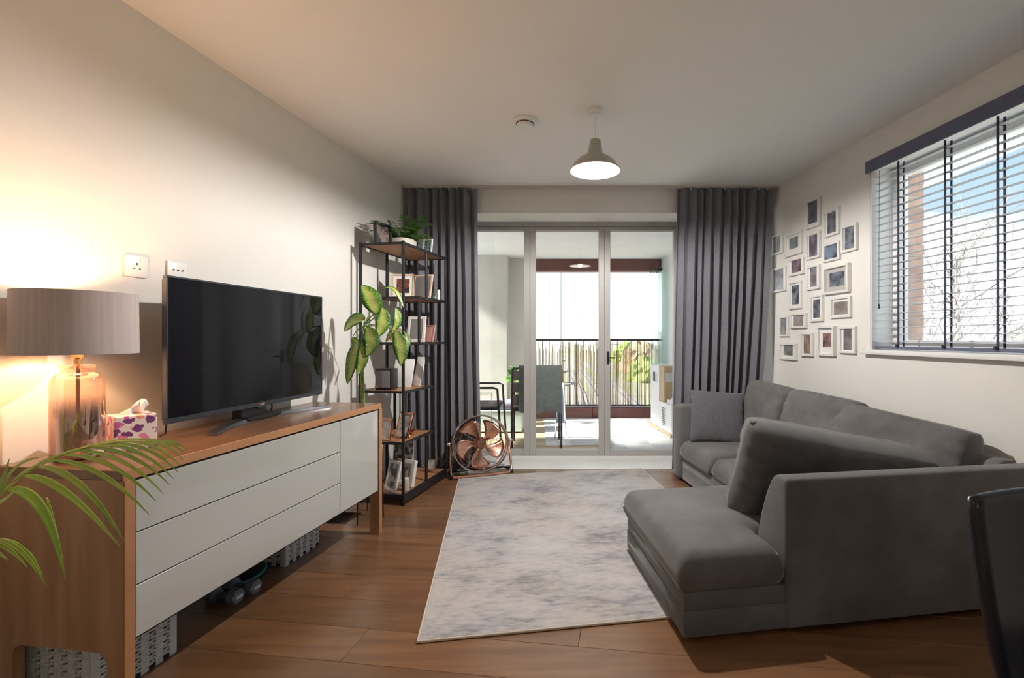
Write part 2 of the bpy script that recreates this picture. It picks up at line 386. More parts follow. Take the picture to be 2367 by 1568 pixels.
# ------------------------------------------------------------------ photo frames on the right wall
def printmat(name, c1, c2, sc, seed):
    return pm(name, c1, 0.35, col2=c2, scale=sc, detail=3, lo=.4, hi=.6, rot=(seed, seed * .7, 0), coat=.3)
WF = [  # outer x0 x1 y0 y1, picture x0 x1 y0 y1 in the zoomed crop, print colours, label
 (335,465,78,338, 350,435,105,300, (.10,.10,.14),(.20,.19,.22), 'topmost white frame of the wall display, dusky portrait photo'),
 (500,640,168,412, 515,592,205,390, (.06,.06,.08),(.19,.19,.22), 'white frame high up, second from the top, dark grey portrait photo'),
 (660,802,312,555, 672,755,330,540, (.07,.08,.11),(.24,.26,.30), 'white frame nearest the window blind, tall grey-blue photo'),
 (36,126,398,580, 46,104,408,572, (.22,.23,.26),(.38,.39,.42), 'narrow white frame highest beside the curtain, pale photo'),
 (150,302,385,590, 176,255,430,530, (.13,.16,.17),(.25,.29,.30), 'ornate patterned white frame with small square grey photo'),
 (340,465,385,620, 360,435,410,600, (.12,.11,.14),(.26,.25,.29), 'white frame with jagged-edged dark photo, right of the ornate frame'),
 (495,645,475,640, 503,625,492,630, (.04,.05,.09),(.20,.25,.34), 'landscape white frame with dark blue photo, below the two top right frames'),
 (180,316,615,770, 195,282,636,745, (.16,.06,.07),(.24,.22,.26), 'small landscape white frame with reddish bordered photo'),
 (36,152,700,920, 42,115,716,905, (.20,.21,.24),(.36,.37,.41), 'large pale portrait frame beside the curtain at mid height'),
 (345,462,680,900, 350,412,700,875, (.16,.14,.16),(.30,.28,.30), 'white frame with a slim photo, left of the largest frame'),
 (505,736,680,935, 530,665,745,870, (.03,.04,.07),(.20,.23,.26), 'largest landscape white frame with grey mount and dark photo'),
 (185,296,825,1075, 200,270,862,1035, (.05,.06,.09),(.26,.28,.33), 'white frame with black-topped tall photo, below the reddish photo'),
 (375,492,950,1190, 392,455,990,1155, (.08,.09,.11),(.22,.23,.25), 'slim white frame with dark green-grey photo, below the slim-photo frame'),
 (560,746,965,1155, 580,708,1010,1125, (.22,.18,.17),(.34,.31,.30), 'landscape white frame with sepia photo, below the largest frame'),
 (95,180,1140,1325, 103,162,1152,1305, (.17,.16,.18),(.30,.28,.30), 'narrow grey-brown photo frame second from bottom beside the curtain'),
 (195,342,1115,1250, 208,295,1132,1230, (.24,.20,.19),(.38,.34,.33), 'small landscape frame with pale warm photo, low on the wall'),
 (100,252,1385,1535, 128,210,1402,1495, (.13,.13,.12),(.30,.29,.27), 'lowest square cream frame with small grey-green photo'),
 (290,402,1290,1505, 300,360,1310,1478, (.24,.15,.12),(.36,.26,.23), 'white frame with orange-brown photo in the bottom row'),
 (450,606,1230,1500, 472,548,1295,1420, (.07,.05,.06),(.34,.20,.17), 'deep white frame with small flesh-toned photo, widest of bottom row'),
 (640,792,1235,1478, 655,730,1255,1445, (.13,.11,.12),(.26,.23,.24), 'white frame at the right end of the bottom row, dim tall photo'),
]
m_mount = pm('white_mount', (.80, .79, .77), .8, col2=(.78, .77, .75)); m_mountg = pm('grey_mount', (.50, .48, .46), .8, col2=(.46, .45, .43))
m_pframe = pm('white_frame_paint', (.80, .79, .77), .35, col2=(.77, .76, .74), scale=20)
K = 3.918
for i, (a, c, d, e_, p, q, r_, s_, c1, c2, lab) in enumerate(WF):
    X0, X1 = 1780 + a / K, 1780 + c / K; xm = (X0 + X1) / 2
    w0, w1 = ws(X0), ws(X1); z1, z0 = wz(xm, 440 + d / K), wz(xm, 440 + e_ / K)
    th = .022 if i not in (10, 18) else .03
    w0 = max(w0, .012)
    o = thing('photo_frame', lab, 'photo frame', RL, RW, 'white photo frames displayed on the right wall')
    sm = (w0 + w1) / 2; zm = (z0 + z1) / 2; o.location = wr.matrix_basis @ Vector((sm, 0, z0))
    hw = (w1 - w0) / 2 ; hh = z1 - z0
    # photo opening: the deep side of the frame shows at the right, so the picture is centred on the front face
    pw0, pw1 = ws(1780 + p / K), ws(1780 + q / K); pz1, pz0 = wz(1780 + (p + q) / 2 / K, 440 + r_ / K), wz(1780 + (p + q) / 2 / K, 440 + s_ / K)
    pwid = min((pw1 - pw0) * .96, 2 * hw - .03) / 2; phei = min(pz1 - pz0, hh - .03) / 2; zc = hh / 2
    zc = min(max((pz0 + pz1) / 2 - z0, phei + .014), hh - phei - .014)
    bw = min(hw - pwid, .02); bh = .016
    for (x0, x1, y0, y1) in ((-hw, hw, hh - bh, hh), (-hw, hw, 0, bh), (-hw, -hw + bw, bh, hh - bh), (hw - bw, hw, bh, hh - bh)):
        box('frame_bar', m_pframe, o, x0, x1, -th, -.0005, y0, y1, .002)
    if i == 4:
        b = MB()
        for k in range(28):
            t = k / 28 * 4; sd = int(t); fr_ = t - sd
            cx_, cz_ = [(-hw + 2 * hw * fr_, hh - .009), (hw - .009, hh - hh * fr_), (hw - 2 * hw * fr_, .009), (-hw + .009, hh * fr_)][sd]
            b.lathe([(.008, 0), (.006, .003), (0, .005)], 6, (cx_, -th, cz_), Matrix.Rotation(R(90), 3, 'X'))
        b.build('scroll_moulding', m_pframe, o)
    box('mount', m_mountg if i == 10 else m_mount, o, -hw + bw * .9, hw - bw * .9, -.010, -.002, bh * .9, hh - bh * .9, 0)
    box('photo', printmat('wall_print_%d' % i, c1, c2, 14, i), o, -pwid, pwid, -.0115, -.0102, zc - phei, zc + phei, 0)

# ------------------------------------------------------------------ sideboard
m_walnut = pm('walnut_veneer', (0.340, 0.180, 0.100), 0.38, col2=(0.480, 0.280, 0.165), scale=3.2, stretch=(7, 7, .7), detail=6, lo=.3, hi=.72)
m_walnut_top = pm('walnut_top', (0.170, 0.082, 0.042), 0.30, col2=(0.250, 0.128, 0.070), scale=3.2, stretch=(.7, 8, 8), detail=6, lo=.3, hi=.72, coat=.3, crough=.12)
m_edge = pm('light_oak_edge', (0.40, 0.19, 0.088), 0.4, col2=(0.47, 0.235, 0.115), scale=4, stretch=(.8, 6, .8), detail=5)
m_gloss = pm('grey_gloss_front', (0.49, 0.49, 0.47), 0.25, col2=(0.505, 0.505, 0.485), scale=2, coat=1.0, crough=.03)
m_dark = pm('dark_carcass', (.02, .018, .016), .7, col2=(.03, .026, .024))
SBL, SBD, SBH = 1.415, .44, .765
SBR = math.atan2(1.403, .184)
sb = thing('sideboard', 'walnut sideboard with three long grey gloss drawers and one door', 'sideboard', (-1.289, 1.352, 0), SBR)
T = .03
def SB(x, y, z=0): return sb.matrix_basis @ Vector((x, y, z))
sb.matrix_basis = Matrix.Translation(sb.location) @ Matrix.Rotation(SBR, 4, 'Z')
box('top', m_walnut_top, sb, 0, SBL, .006, SBD, SBH - T, SBH, .002)
box('front_edge', m_edge, sb, 0, SBL, 0, .006, SBH - T, SBH, .001)
# end panels with an arch cut between the two legs
def endpanel(x0, x1):
    pts = [(0, 0), (.055, 0)]; rr = .035; zt = .232
    pts += [(.055 + rr - rr * math.cos(t), zt - rr + rr * math.sin(t)) for t in [R(a) for a in (0, 22, 45, 68, 90)]]
    pts += [(SBD - .055 - rr + rr * math.sin(t), zt - rr + rr * math.cos(t)) for t in [R(a) for a in (0, 22, 45, 68, 90)]]
    pts += [(SBD - .055, 0), (SBD, 0), (SBD, SBH - T), (0, SBH - T)]
    m = Matrix(((0, 0, 1, 0), (1, 0, 0, 0), (0, 1, 0, 0), (0, 0, 0, 1)))
    MB().prism(pts, x0, x1, m).build('end_panel', m_walnut, sb, smooth=False)
    for f in ((x0, x1),): box('panel_edge', m_edge, sb, x0, x1, -.004, 0, 0, SBH - T, .001)
endpanel(0, T); endpanel(SBL - T, SBL)
box('carcass', m_dark, sb, T, SBL - T, .022, SBD - .01, .245, SBH - T, 0)
DX = 1.02; z0, z1 = .258, SBH - T - .006; hgt = (z1 - z0) / 3
for k in range(3):
    o = box('drawer', m_gloss, sb, T + .006, DX, .002, .022, z0 + k * hgt + .002, z0 + (k + 1) * hgt - .002, .0015)
o = box('door', m_gloss, sb, DX + .004, SBL - T - .006, .002, .022, z0 + .002, z1 - .002, .0015)

# wicker baskets below
m_wick = pm('white_wicker', (.66, .69, .70), .7, col2=(.56, .60, .63), scale=60, bump=.3, bscale=120)
m_wickgap = pm('dark_wicker_gap', (.05, .055, .06), .9, col2=(.07, .07, .075), scale=30)
def basket(name, label, x0, x1, y0, y1, h, g):
    c = SB((x0 + x1) / 2, (y0 + y1) / 2); o = thing(name, label, 'basket', c, SBR, g)
    a, d = (x1 - x0) / 2, (y1 - y0) / 2
    box('lining', m_wickgap, o, -a + .008, a - .008, -d + .008, d - .008, .012, h - .02, 0)
    b = MB(); n = 9
    zz = .02; k = 0
    while zz < h - .015:                       # woven strands going round, waving over the stakes
        path = []
        for (sx, sy, L_, ax) in ((-1, -1, 2 * a, 0), (1, -1, 2 * d, 1), (1, 1, 2 * a, 2), (-1, 1, 2 * d, 3)):
            m_ = max(4, int(L_ / .016))
            for i in range(m_):
                t = i / m_ * L_; wv = .0035 * (1 if (i + k) % 2 else -1)
                p = [(-a + t, -d - wv), (a + wv, -d + t), (a - t, d + wv), (-a - wv, d - t)][ax]
                path.append((p[0], p[1], zz))
        b.tube(path, .0052, 4, closed=True); zz += .0125; k += 1
    b.build('weave', m_wick, o)
    st = MB()
    for i in range(int(2 * a / .05) + 1):
        xx = -a + .012 + i * .05
        if xx < a:
            for sy in (-1, 1): st.box(xx - .013, xx + .013, sy * d - .004, sy * d + .004, .0, h - .01)
    for i in range(int(2 * d / .05) + 1):
        yy = -d + .012 + i * .05
        if yy < d:
            for sx in (-1, 1): st.box(sx * a - .004, sx * a + .004, yy - .013, yy + .013, .0, h - .01)
    st.build('stake', m_wick, o)
    rim = MB()
    for q in (0, 1): rim.tube([(-a, -d, h - q * .012), (a, -d, h - q * .012), (a, d, h - q * .012), (-a, d, h - q * .012)], .009, 6, closed=True)
    rim.build('rim', m_wick, o)
    box('base', m_black, o, -a - .002, a + .002, -d - .002, d + .002, 0.0, .014, .002)
basket('wicker_basket', 'white wicker basket under the near end of the sideboard', .065, .33, .20, .42, .212, 'white wicker baskets under the sideboard')
basket('wicker_basket', 'white wicker basket under the far end of the sideboard', .97, 1.22, .265, .42, .17, 'white wicker baskets under the sideboard')

# dumbbells and the dark disc
m_dumb = pm('grey_vinyl', (.15, .17, .22), .5, col2=(.19, .21, .27), scale=20); m_lbl = pm('pale_print', (.75, .78, .82), .6, col2=(.7, .73, .77))
def dumbbell(c, rz, label):
    o = thing('dumbbell', label, 'dumbbell', c, rz, 'dumbbells under the sideboard')
    my = Matrix.Rotation(R(90), 3, 'Y'); r = .034
    for x in (-.075, .03):
        pr = [(0, 0), (r * .8, 0), (r, .006), (r, .04), (r * .8, .045), (0, .045)]
        MB().lathe(pr, 6, (x, 0, r * .87), my @ Matrix.Rotation(R(30), 3, 'Z')).build('head', m_dumb, o, angle=20)
    MB().tube([(-.035, 0, r * .87), (.035, 0, r * .87)], .012, 12).build('grip', m_dumb, o)
    box('print', m_lbl, o, .0752, .0765, -.016, .016, r * .87 - .006, r * .87 + .006, 0)
dumbbell(px_z(548, 1398, .0) + Vector((-.07, .02, 0)), R(-8), 'grey hexagonal dumbbell under the sideboard, nearer one')
dumbbell(px_z(588, 1378, .0) + Vector((-.075, .03, 0)), R(-8), 'grey hexagonal dumbbell under the sideboard, farther one')
c = px_z(600, 1338, .0) + Vector((-.155, .015, 0))
o = thing('exercise_disc', 'dark round exercise disc with a teal rim under the sideboard', 'disc', c)
MB().lathe([(0, 0), (.13, 0), (.15, .012), (.15, .018), (.13, .03), (0, .034)], 40).build('disc', m_blackpl, o)
MB().lathe([(.150, .010), (.154, .012), (.154, .018), (.150, .020)], 40).build('rim', pm('teal_rubber', (.02, .38, .36), .5, col2=(.03, .42, .4)), o)

# ------------------------------------------------------------------ television
TA = math.atan2(.946, .083)
tv = thing('television', 'large black flat-screen television on a silver crescent stand', 'television', (-1.4685, 2.221, SBH), TA)
m_screen = pm('tv_screen', (.004, .004, .006), .05, col2=(.006, .006, .008), scale=2, spec=.42)
m_bezel = pm('tv_bezel', (.06, .065, .08), .3, .6, col2=(.075, .08, .095), scale=30)
m_stand = pm('tv_stand_silver', (.12, .125, .14), .28, .8, col2=(.16, .165, .18), scale=30)
hw = .475; zb = .826 - SBH; zt = 1.386 - SBH
box('rear_shell', m_blackpl, tv, -hw + .01, hw - .01, .008, .03, zb + .01, zt - .01, .006)
box('back_housing', m_blackpl, tv, -.36, .36, .03, .062, zb + .02, zb + .34, .012, seg=2)
box('screen', m_screen, tv, -hw + .007, hw - .007, -.0035, .008, zb + .018, zt - .007, .0)
for (x0, x1, z0_, z1_) in ((-hw, hw, zt - .008, zt), (-hw, hw, zb, zb + .02), (-hw, -hw + .008, zb + .02, zt - .008), (hw - .008, hw, zb + .02, zt - .008)):
    box('bezel', m_bezel, tv, x0, x1, -.006, .012, z0_, z1_, .0015)
# crescent foot, neck
b = MB(); n = 24
for i in range(n + 1):
    t = i / n * 2 - 1; xx = t * .375; yy = -.115 * t * t + .015; ww = .022 + .014 * (1 - t * t); hz = .012 + .008 * (1 - abs(t))
    b.v += [(xx, yy - ww, .001), (xx, yy + ww, .001), (xx, yy + ww * .8, hz), (xx, yy - ww * .8, hz)]
for i in range(n):
    a = i * 4; c = a + 4
    b.f += [(a, a + 1, c + 1, c), (a + 1, a + 2, c + 2, c + 1), (a + 2, a + 3, c + 3, c + 2), (a + 3, a, c, c + 3)]
b.f += [(0, 3, 2, 1), (n * 4, n * 4 + 1, n * 4 + 2, n * 4 + 3)]
b.build('crescent_foot', m_stand, tv)
box('neck', m_blackpl, tv, -.10, .06, .012, .06, .012, zb + .08, .004)
box('base_plate', m_blackpl, tv, -.11, .11, -.03, .05, .004, .022, .004)
box('logo_tab', m_bezel, tv, -.02, .03, -.007, .004, zb - .008, zb + .002, .001)
def text(body, size, mat, parent, loc, rot, name='lettering', depth=.0004):
    cu = bpy.data.curves.new(name, 'FONT'); cu.body = body; cu.size = size; cu.extrude = depth; cu.align_x = 'CENTER'; cu.align_y = 'CENTER'
    o = bpy.data.objects.new(name, cu); COL.objects.link(o); o.parent = parent; o.location = loc; o.rotation_euler = rot; cu.materials.append(mat)
    return o
o = text('LG', .016, m_lbl, tv, (.012, -.0065, zb + .009), (R(90), 0, 0))
me_ = bpy.data.meshes.new_from_object(o); q_ = bpy.data.objects.new('lettering', me_); COL.objects.link(q_); q_.parent = tv; q_.location = o.location; q_.rotation_euler = o.rotation_euler
bpy.data.objects.remove(o)
MB().lathe([(0, 0), (.004, 0), (.004, .001), (0, .001)], 14, (-.008, -.0065, zb + .009), Matrix.Rotation(R(90), 3, 'X')).build('logo_mark', pm('red_logo', (.65, .03, .07), .4, col2=(.6, .03, .06)), tv)
cbl = MB(); cbl.tube([(.13, .04, zb + .03), (.132, .04, .03), (.14, .06, .006), (.1, .16, .006)], .0035, 6); cbl.build('power_cable', m_blackpl, tv)
cbl = MB(); cbl.tube([(-.44, .03, zb + .02), (-.44, .035, .02), (-.43, .07, .006)], .003, 6); cbl.build('aerial_cable', m_blackpl, tv)

# wall sockets behind it
LW = math.atan2(1, TL); LL = (xl(0), 0, 0)
m_slot = pm('socket_slot', (.05, .045, .04), .8, col2=(.06, .05, .05))
def socket(label, xa, xb, yt, yb_, kind):
    # left wall: column x -> Y
    Ya = F * 1.9543 / (1455 - xa); Yb = F * 1.9543 / (1455 - xb); Ym = (Ya + Yb) / 2
    zt_ = CH - (yt - CY) * Ym / F; zb_ = zt_ - .086
    o = thing('wall_socket', label, 'socket', (xl(Ym), Ym, zb_), LW, 'white sockets on the television wall')
    hw = .043 if kind == 0 else .045
    box('plate', m_whitepl, o, -hw, hw, -.009, -.0005, 0, .086, .003, seg=2)
    if kind == 0:
        for x_, z_, a, b_ in ((0, .052, .002, .005), (-.011, .034, .0035, .002), (.011, .034, .0035, .002)):
            box('pin_slot', m_slot, o, x_ - a, x_ + a, -.0096, -.0088, z_ - b_, z_ + b_, 0)
        box('rocker_switch', m_whitepl, o, .014, .024, -.0125, -.009, .058, .076, .001)
    else:
        for x_ in (-.02, 0, .02): MB().lathe([(0, 0), (.0035, 0), (.0035, .003), (0, .003)], 12, (x_, -.009, .05), Matrix.Rotation(R(90), 3, 'X')).build('outlet', m_slot, o)
socket('white plug socket with a switch, above the table lamp side', 284, 339, 591, 644, 0)
socket('white aerial outlet plate half hidden behind the television', 381, 432, 606, 650, 1)

# ------------------------------------------------------------------ table lamp
LP = Vector((-1.577, 1.50, SBH))
lp = thing('table_lamp', 'lit table lamp with taupe drum shade and rose mirrored glass jar', 'lamp', LP)
m_jar = bpy.data.materials.new('ombre_rose_glass'); m_jar.use_nodes = True; nt = m_jar.node_tree; N = nt.nodes; L = nt.links; N.clear()
tcn = N.new('ShaderNodeTexCoord'); sp = N.new('ShaderNodeSeparateXYZ'); L.new(tcn.outputs['Object'], sp.inputs[0])
mr = N.new('ShaderNodeMapRange'); mr.inputs[1].default_value = .13; mr.inputs[2].default_value = .20; L.new(sp.outputs['Z'], mr.inputs[0])
gl = N.new('ShaderNodeBsdfGlossy'); gl.inputs[0].default_value = (.80, .56, .48, 1); gl.inputs[1].default_value = .03
tr = N.new('ShaderNodeBsdfTransparent'); tr.inputs[0].default_value = (1.0, .86, .77, 1)
g2 = N.new('ShaderNodeBsdfGlossy'); g2.inputs[0].default_value = (1, .9, .84, 1); g2.inputs[1].default_value = .02
lw_ = N.new('ShaderNodeLayerWeight'); lw_.inputs[0].default_value = .25; fr_ = N.new('ShaderNodeMath'); fr_.operation = 'MULTIPLY_ADD'; fr_.inputs[1].default_value = .6; fr_.inputs[2].default_value = .05; L.new(lw_.outputs['Facing'], fr_.inputs[0])
m1 = N.new('ShaderNodeMixShader'); L.new(fr_.outputs[0], m1.inputs[0]); L.new(tr.outputs[0], m1.inputs[1]); L.new(g2.outputs[0], m1.inputs[2])
m0 = N.new('ShaderNodeMixShader'); m0.inputs[0].default_value = .9; L.new(tr.outputs[0], m0.inputs[1]); L.new(gl.outputs[0], m0.inputs[2])
m2 = N.new('ShaderNodeMixShader'); L.new(mr.outputs[0], m2.inputs[0]); L.new(m0.outputs[0], m2.inputs[1]); L.new(m1.outputs[0], m2.inputs[2])
om = N.new('ShaderNodeOutputMaterial'); L.new(m2.outputs[0], om.inputs[0])
jr = .064
MB().lathe([(0, .003), (jr * .85, .003), (jr * .97, .010), (jr, .022), (jr, .235), (jr * .97, .255), (jr * .80, .270), (jr * .62, .276), (jr * .62, .288), (jr * .70, .292), (jr * .70, .298), (jr * .6, .300), (0, .301)], 48).build('glass_jar', m_jar, lp)
MB().lathe([(0, 0), (.05, 0), (.05, .004), (0, .004)], 32).build('base_pad', m_black, lp)
b = MB(); b.tube([(0, 0, .004), (0, 0, .335)], .005, 10); b.build('stem', m_copper, lp)
MB().lathe([(.011, .302), (.011, .318), (.016, .322), (.016, .352), (.010, .356), (0, .356)], 20).build('lamp_holder', pm('brass', (.8, .52, .26), .25, 1, col2=(.75, .48, .24)), lp)
m_shade = bpy.data.materials.new('taupe_silk_shade'); m_shade.use_nodes = True; nt = m_shade.node_tree; N = nt.nodes; L = nt.links; N.clear()
tcn = N.new('ShaderNodeTexCoord'); mpn = N.new('ShaderNodeMapping'); mpn.inputs['Scale'].default_value = (60, 60, 1.5); L.new(tcn.outputs['Object'], mpn.inputs[0])
no = N.new('ShaderNodeTexNoise'); no.inputs['Scale'].default_value = 1.6; no.inputs['Detail'].default_value = 4; L.new(mpn.outputs[0], no.inputs['Vector'])
rp = N.new('ShaderNodeValToRGB'); L.new(no.outputs['Fac'], rp.inputs[0])
rp.color_ramp.elements[0].position = .3; rp.color_ramp.elements[0].color = (.50, .43, .41, 1); rp.color_ramp.elements[1].position = .7; rp.color_ramp.elements[1].color = (.60, .53, .51, 1)
df = N.new('ShaderNodeBsdfDiffuse'); L.new(rp.outputs[0], df.inputs[0]); tl = N.new('ShaderNodeBsdfTranslucent'); tl.inputs[0].default_value = (.5, .36, .30, 1)
ms = N.new('ShaderNodeMixShader'); ms.inputs[0].default_value = .05; L.new(df.outputs[0], ms.inputs[1]); L.new(tl.outputs[0], ms.inputs[2])
om = N.new('ShaderNodeOutputMaterial'); L.new(ms.outputs[0], om.inputs[0])
SR = .147; sz0, sz1 = 1.100 - SBH, 1.296 - SBH
b = MB(); b.lathe([(SR, sz0), (SR * .985, sz1), (SR * .985 - .003, sz1), (SR - .003, sz0), (SR, sz0)], 64)
b.build('lamp_shade', m_shade, lp, angle=60, fix=True)
b = MB()
for a in (0, 120, 240): b.tube([(0, 0, .352), ((SR * .98) * math.cos(R(a)), (SR * .98) * math.sin(R(a)), .365)], .0015, 5)
b.build('shade_carrier', m_copper, lp)
m_bulb = pm('lamp_bulb_glow', (1, .8, .6), .4, emit=(1.0, .62, .32), estr=18)
MB().lathe([(0, .355), (.012, .357), (.014, .372), (.028, .395), (.030, .412), (.022, .432), (0, .440)], 20).build('bulb', m_bulb, lp)
pl = bpy.data.lights.new('table_lamp_light', 'POINT'); pl.energy = 9.5; pl.color = (1.0, .56, .26); pl.shadow_soft_size = .03
po = bpy.data.objects.new('table_lamp_light', pl); COL.objects.link(po); po.parent = lp; po.location = (0, 0, .452)
cbl = MB(); cbl.tube([(0.03, .045, .006), (-.03, .10, .004), (-.10, .12, .004), (-.16, .17, .004)], .0025, 6); cbl.build('lamp_cable', m_clear, lp)

# tissue box
m_floral = bpy.data.materials.new('floral_card'); m_floral.use_nodes = True; nt = m_floral.node_tree; N = nt.nodes; L = nt.links; bs = N['Principled BSDF']; bs.inputs['Roughness'].default_value = .5
tcn = N.new('ShaderNodeTexCoord'); dn = N.new('ShaderNodeTexNoise'); dn.inputs['Scale'].default_value = 55; dn.inputs['Detail'].default_value = 3; L.new(tcn.outputs['Object'], dn.inputs['Vector'])
dm = N.new('ShaderNodeMix'); dm.data_type = 'RGBA'; dm.blend_type = 'LINEAR_LIGHT'; dm.inputs[0].default_value = .016; L.new(tcn.outputs['Object'], dm.inputs[6]); L.new(dn.outputs['Color'], dm.inputs[7])
vo = N.new('ShaderNodeTexVoronoi'); vo.inputs['Scale'].default_value = 34; L.new(dm.outputs[2], vo.inputs['Vector'])
r1 = N.new('ShaderNodeValToRGB'); r1.color_ramp.interpolation = 'CONSTANT'; L.new(vo.outputs['Distance'], r1.inputs[0])
r1.color_ramp.elements[0].color = (.75, .40, .12, 1); r1.color_ramp.elements[1].position = .09; r1.color_ramp.elements[1].color = (1, 1, 1, 1)
r2 = N.new('ShaderNodeValToRGB'); r2.color_ramp.interpolation = 'CONSTANT'; L.new(vo.outputs['Color'], r2.inputs[0])
for p_, c_ in ((0, (.18, .05, .20, 1)), (.3, (.80, .22, .42, 1)), (.5, (.82, .35, .26, 1)), (.68, (.55, .13, .42, 1)), (.85, (.12, .22, .12, 1))):
    if p_ == 0: r2.color_ramp.elements[0].color = c_
    else: q = r2.color_ramp.elements.new(p_); q.color = c_
r2.color_ramp.elements.remove(r2.color_ramp.elements[-1])
r3 = N.new('ShaderNodeValToRGB'); r3.color_ramp.interpolation = 'CONSTANT'; L.new(vo.outputs['Distance'], r3.inputs[0])
r3.color_ramp.elements[0].color = (0, 0, 0, 1); r3.color_ramp.elements[1].position = .46; r3.color_ramp.elements[1].color = (1, 1, 1, 1)
ma = N.new('ShaderNodeMix'); ma.data_type = 'RGBA'; ma.blend_type = 'MULTIPLY'; ma.inputs[0].default_value = 1; L.new(r2.outputs[0], ma.inputs[6]); L.new(r1.outputs[0], ma.inputs[7])
mb_ = N.new('ShaderNodeMix'); mb_.data_type = 'RGBA'; L.new(r3.outputs[0], mb_.inputs[0]); L.new(ma.outputs[2], mb_.inputs[6]); mb_.inputs[7].default_value = (.82, .78, .77, 1)
L.new(mb_.outputs[2], bs.inputs['Base Color'])
tp = px_z(293, 1040, SBH)
tb = thing('tissue_box', 'floral pink tissue box with a white tissue sticking out', 'tissue box', tp + Vector((-.01, .03, 0)), R(55))
box('carton', m_floral, tb, -.055, .055, -.055, .055, 0, .118, .002)
b = MB()
for i in range(9):
    for j in range(9):
        s = i / 8 * 2 - 1; t = j / 8
        b.v.append((s * .035 * (1 - .5 * t) + .03 * t * t, .012 * math.sin(s * 5 + t * 3) * (1 - .3 * t) , .117 + .052 * t * (1 - .45 * s * s) ))
for i in range(8):
    for j in range(8): a = i * 9 + j; b.f.append((a, a + 9, a + 10, a + 1))
o = b.build('tissue', m_paper, tb, fix=False, angle=90); o.modifiers.new('thickness', 'SOLIDIFY').thickness = .001
gp = px_z(216, 1064, SBH) + Vector((.02, -.005, 0))
gt = thing('glass_tealight', 'small clear glass tealight holder in front of the lamp', 'candle holder', gp)
MB().lathe([(0, .001), (.022, .001), (.024, .006), (.014, .014), (.016, .022), (.026, .046), (.0245, .046), (.014, .024), (0, .02)], 24).build('holder', m_clear, gt)
MB().lathe([(0, .021), (.013, .024), (.014, .032), (0, .032)], 16).build('candle', m_paper, gt)

# ------------------------------------------------------------------ pendant lamps and ceiling detector
m_pend = pm('pendant_grey_enamel', (.42, .41, .38), .35, col2=(.40, .39, .36), scale=20); m_pin = pm('pendant_white_inside', (.9, .88, .84), .5, col2=(.88, .86, .82))
m_glow = pm('pendant_bulb_glow', (1, .9, .75), .4, emit=(1, .86, .66), estr=40)
def pendant(label, x, y, energy):
    o = thing('pendant_lamp', label, 'pendant lamp', (x, y, 0), group='grey bell pendant lamps')
    zr = 2.105
    MB().lathe([(0, H - .001), (.042, H - .001), (.042, H - .024), (.034, H - .034), (.006, H - .036), (0, H - .036)], 28).build('ceiling_rose', m_whitepl, o)
    MB().tube([(0, 0, H - .034), (0, 0, zr + .17)], .0032, 8).build('cord', m_whitepl, o)
    prof = [(.024, .178), (.030, .174), (.034, .15), (.043, .098), (.058, .086), (.092, .066), (.116, .044), (.132, .018), (.143, 0)]
    MB().lathe([(r, zr + h) for r, h in prof] + [(r - .003, zr + h - .001) for r, h in prof[::-1]], 48).build('shade', m_pend, o)
    pi = [(r - .0038, zr + h - .001) for r, h in prof if h < .16]
    b = MB().lathe(pi, 48); b.f = b.f[:-2]; b.build('shade_lining', m_pin, o)
    MB().lathe([(.142, zr - .002), (.1445, zr - .002), (.1445, zr + .003), (.142, zr + .003), (.142, zr - .002)], 48).build('rim', m_pend, o)
    MB().lathe([(0, zr + .03), (.02, zr + .035), (.03, zr + .055), (.028, zr + .075), (.014, zr + .10), (.013, zr + .12), (0, zr + .12)], 20).build('bulb', m_glow, o)
    l = bpy.data.lights.new('pendant_light', 'POINT'); l.energy = energy; l.color = (1, .955, .90); l.shadow_soft_size = .02
    lo = bpy.data.objects.new('pendant_light', l); COL.objects.link(lo); lo.parent = o; lo.location = (0, 0, zr + .012)
    return o
pendant('lit grey bell-shaped pendant lamp hanging over the rug', .150, 2.67, 80)
def globe(label, x, y, z, r, energy):  # invented lamp out of view, added to fill the room and ceiling with light
    o = thing('added_fill_globe', label, 'pendant lamp', (x, y, 0), group='added fill globes behind the viewer')
    MB().lathe([(0, H - .001), (.05, H - .001), (.05, H - .02), (.006, H - .03), (0, H - .03)], 24).build('ceiling_rose', m_whitepl, o)
    MB().tube([(0, 0, H - .03), (0, 0, z + r)], .004, 8).build('cord', m_whitepl, o)
    prof = [(max(.002, r * math.sin(R(a))), z + r * math.cos(R(a))) for a in range(2, 180, 8)]
    l = bpy.data.lights.new('fill_globe_light', 'POINT'); l.energy = energy; l.color = (1, .975, .95); l.shadow_soft_size = r
    lo = bpy.data.objects.new('fill_globe_light', l); COL.objects.link(lo); lo.parent = o; lo.location = (0, 0, z)
    MB().lathe(prof, 32).build('fill_globe_shell', pm('fill_globe_glow', (.9, .88, .84), .3, emit=(1, .88, .74), estr=energy / (4 * math.pi ** 2 * r * r) * .05), o)
globe('invented white globe lamp behind the viewer, added as fill light', .35, -1.2, 2.0, .15, 125)
dt = thing('ceiling_detector', 'round white smoke detector on the ceiling beside the pendant lamp', 'smoke detector', (-.262, 2.79, H))
MB().lathe([(0, -.0005), (.072, -.0005), (.072, -.012), (.064, -.022), (0, -.022)], 40).build('base', m_whitepl, dt)
MB().lathe([(.050, -.022), (.050, -.034), (.044, -.042), (0, -.043)], 40).build('cap', m_whitepl, dt)
MB().lathe([(.050, -.0221), (.0535, -.0221), (.0535, -.026), (.050, -.026), (.050, -.0221)], 40).build('vent_ring', m_slot, dt)

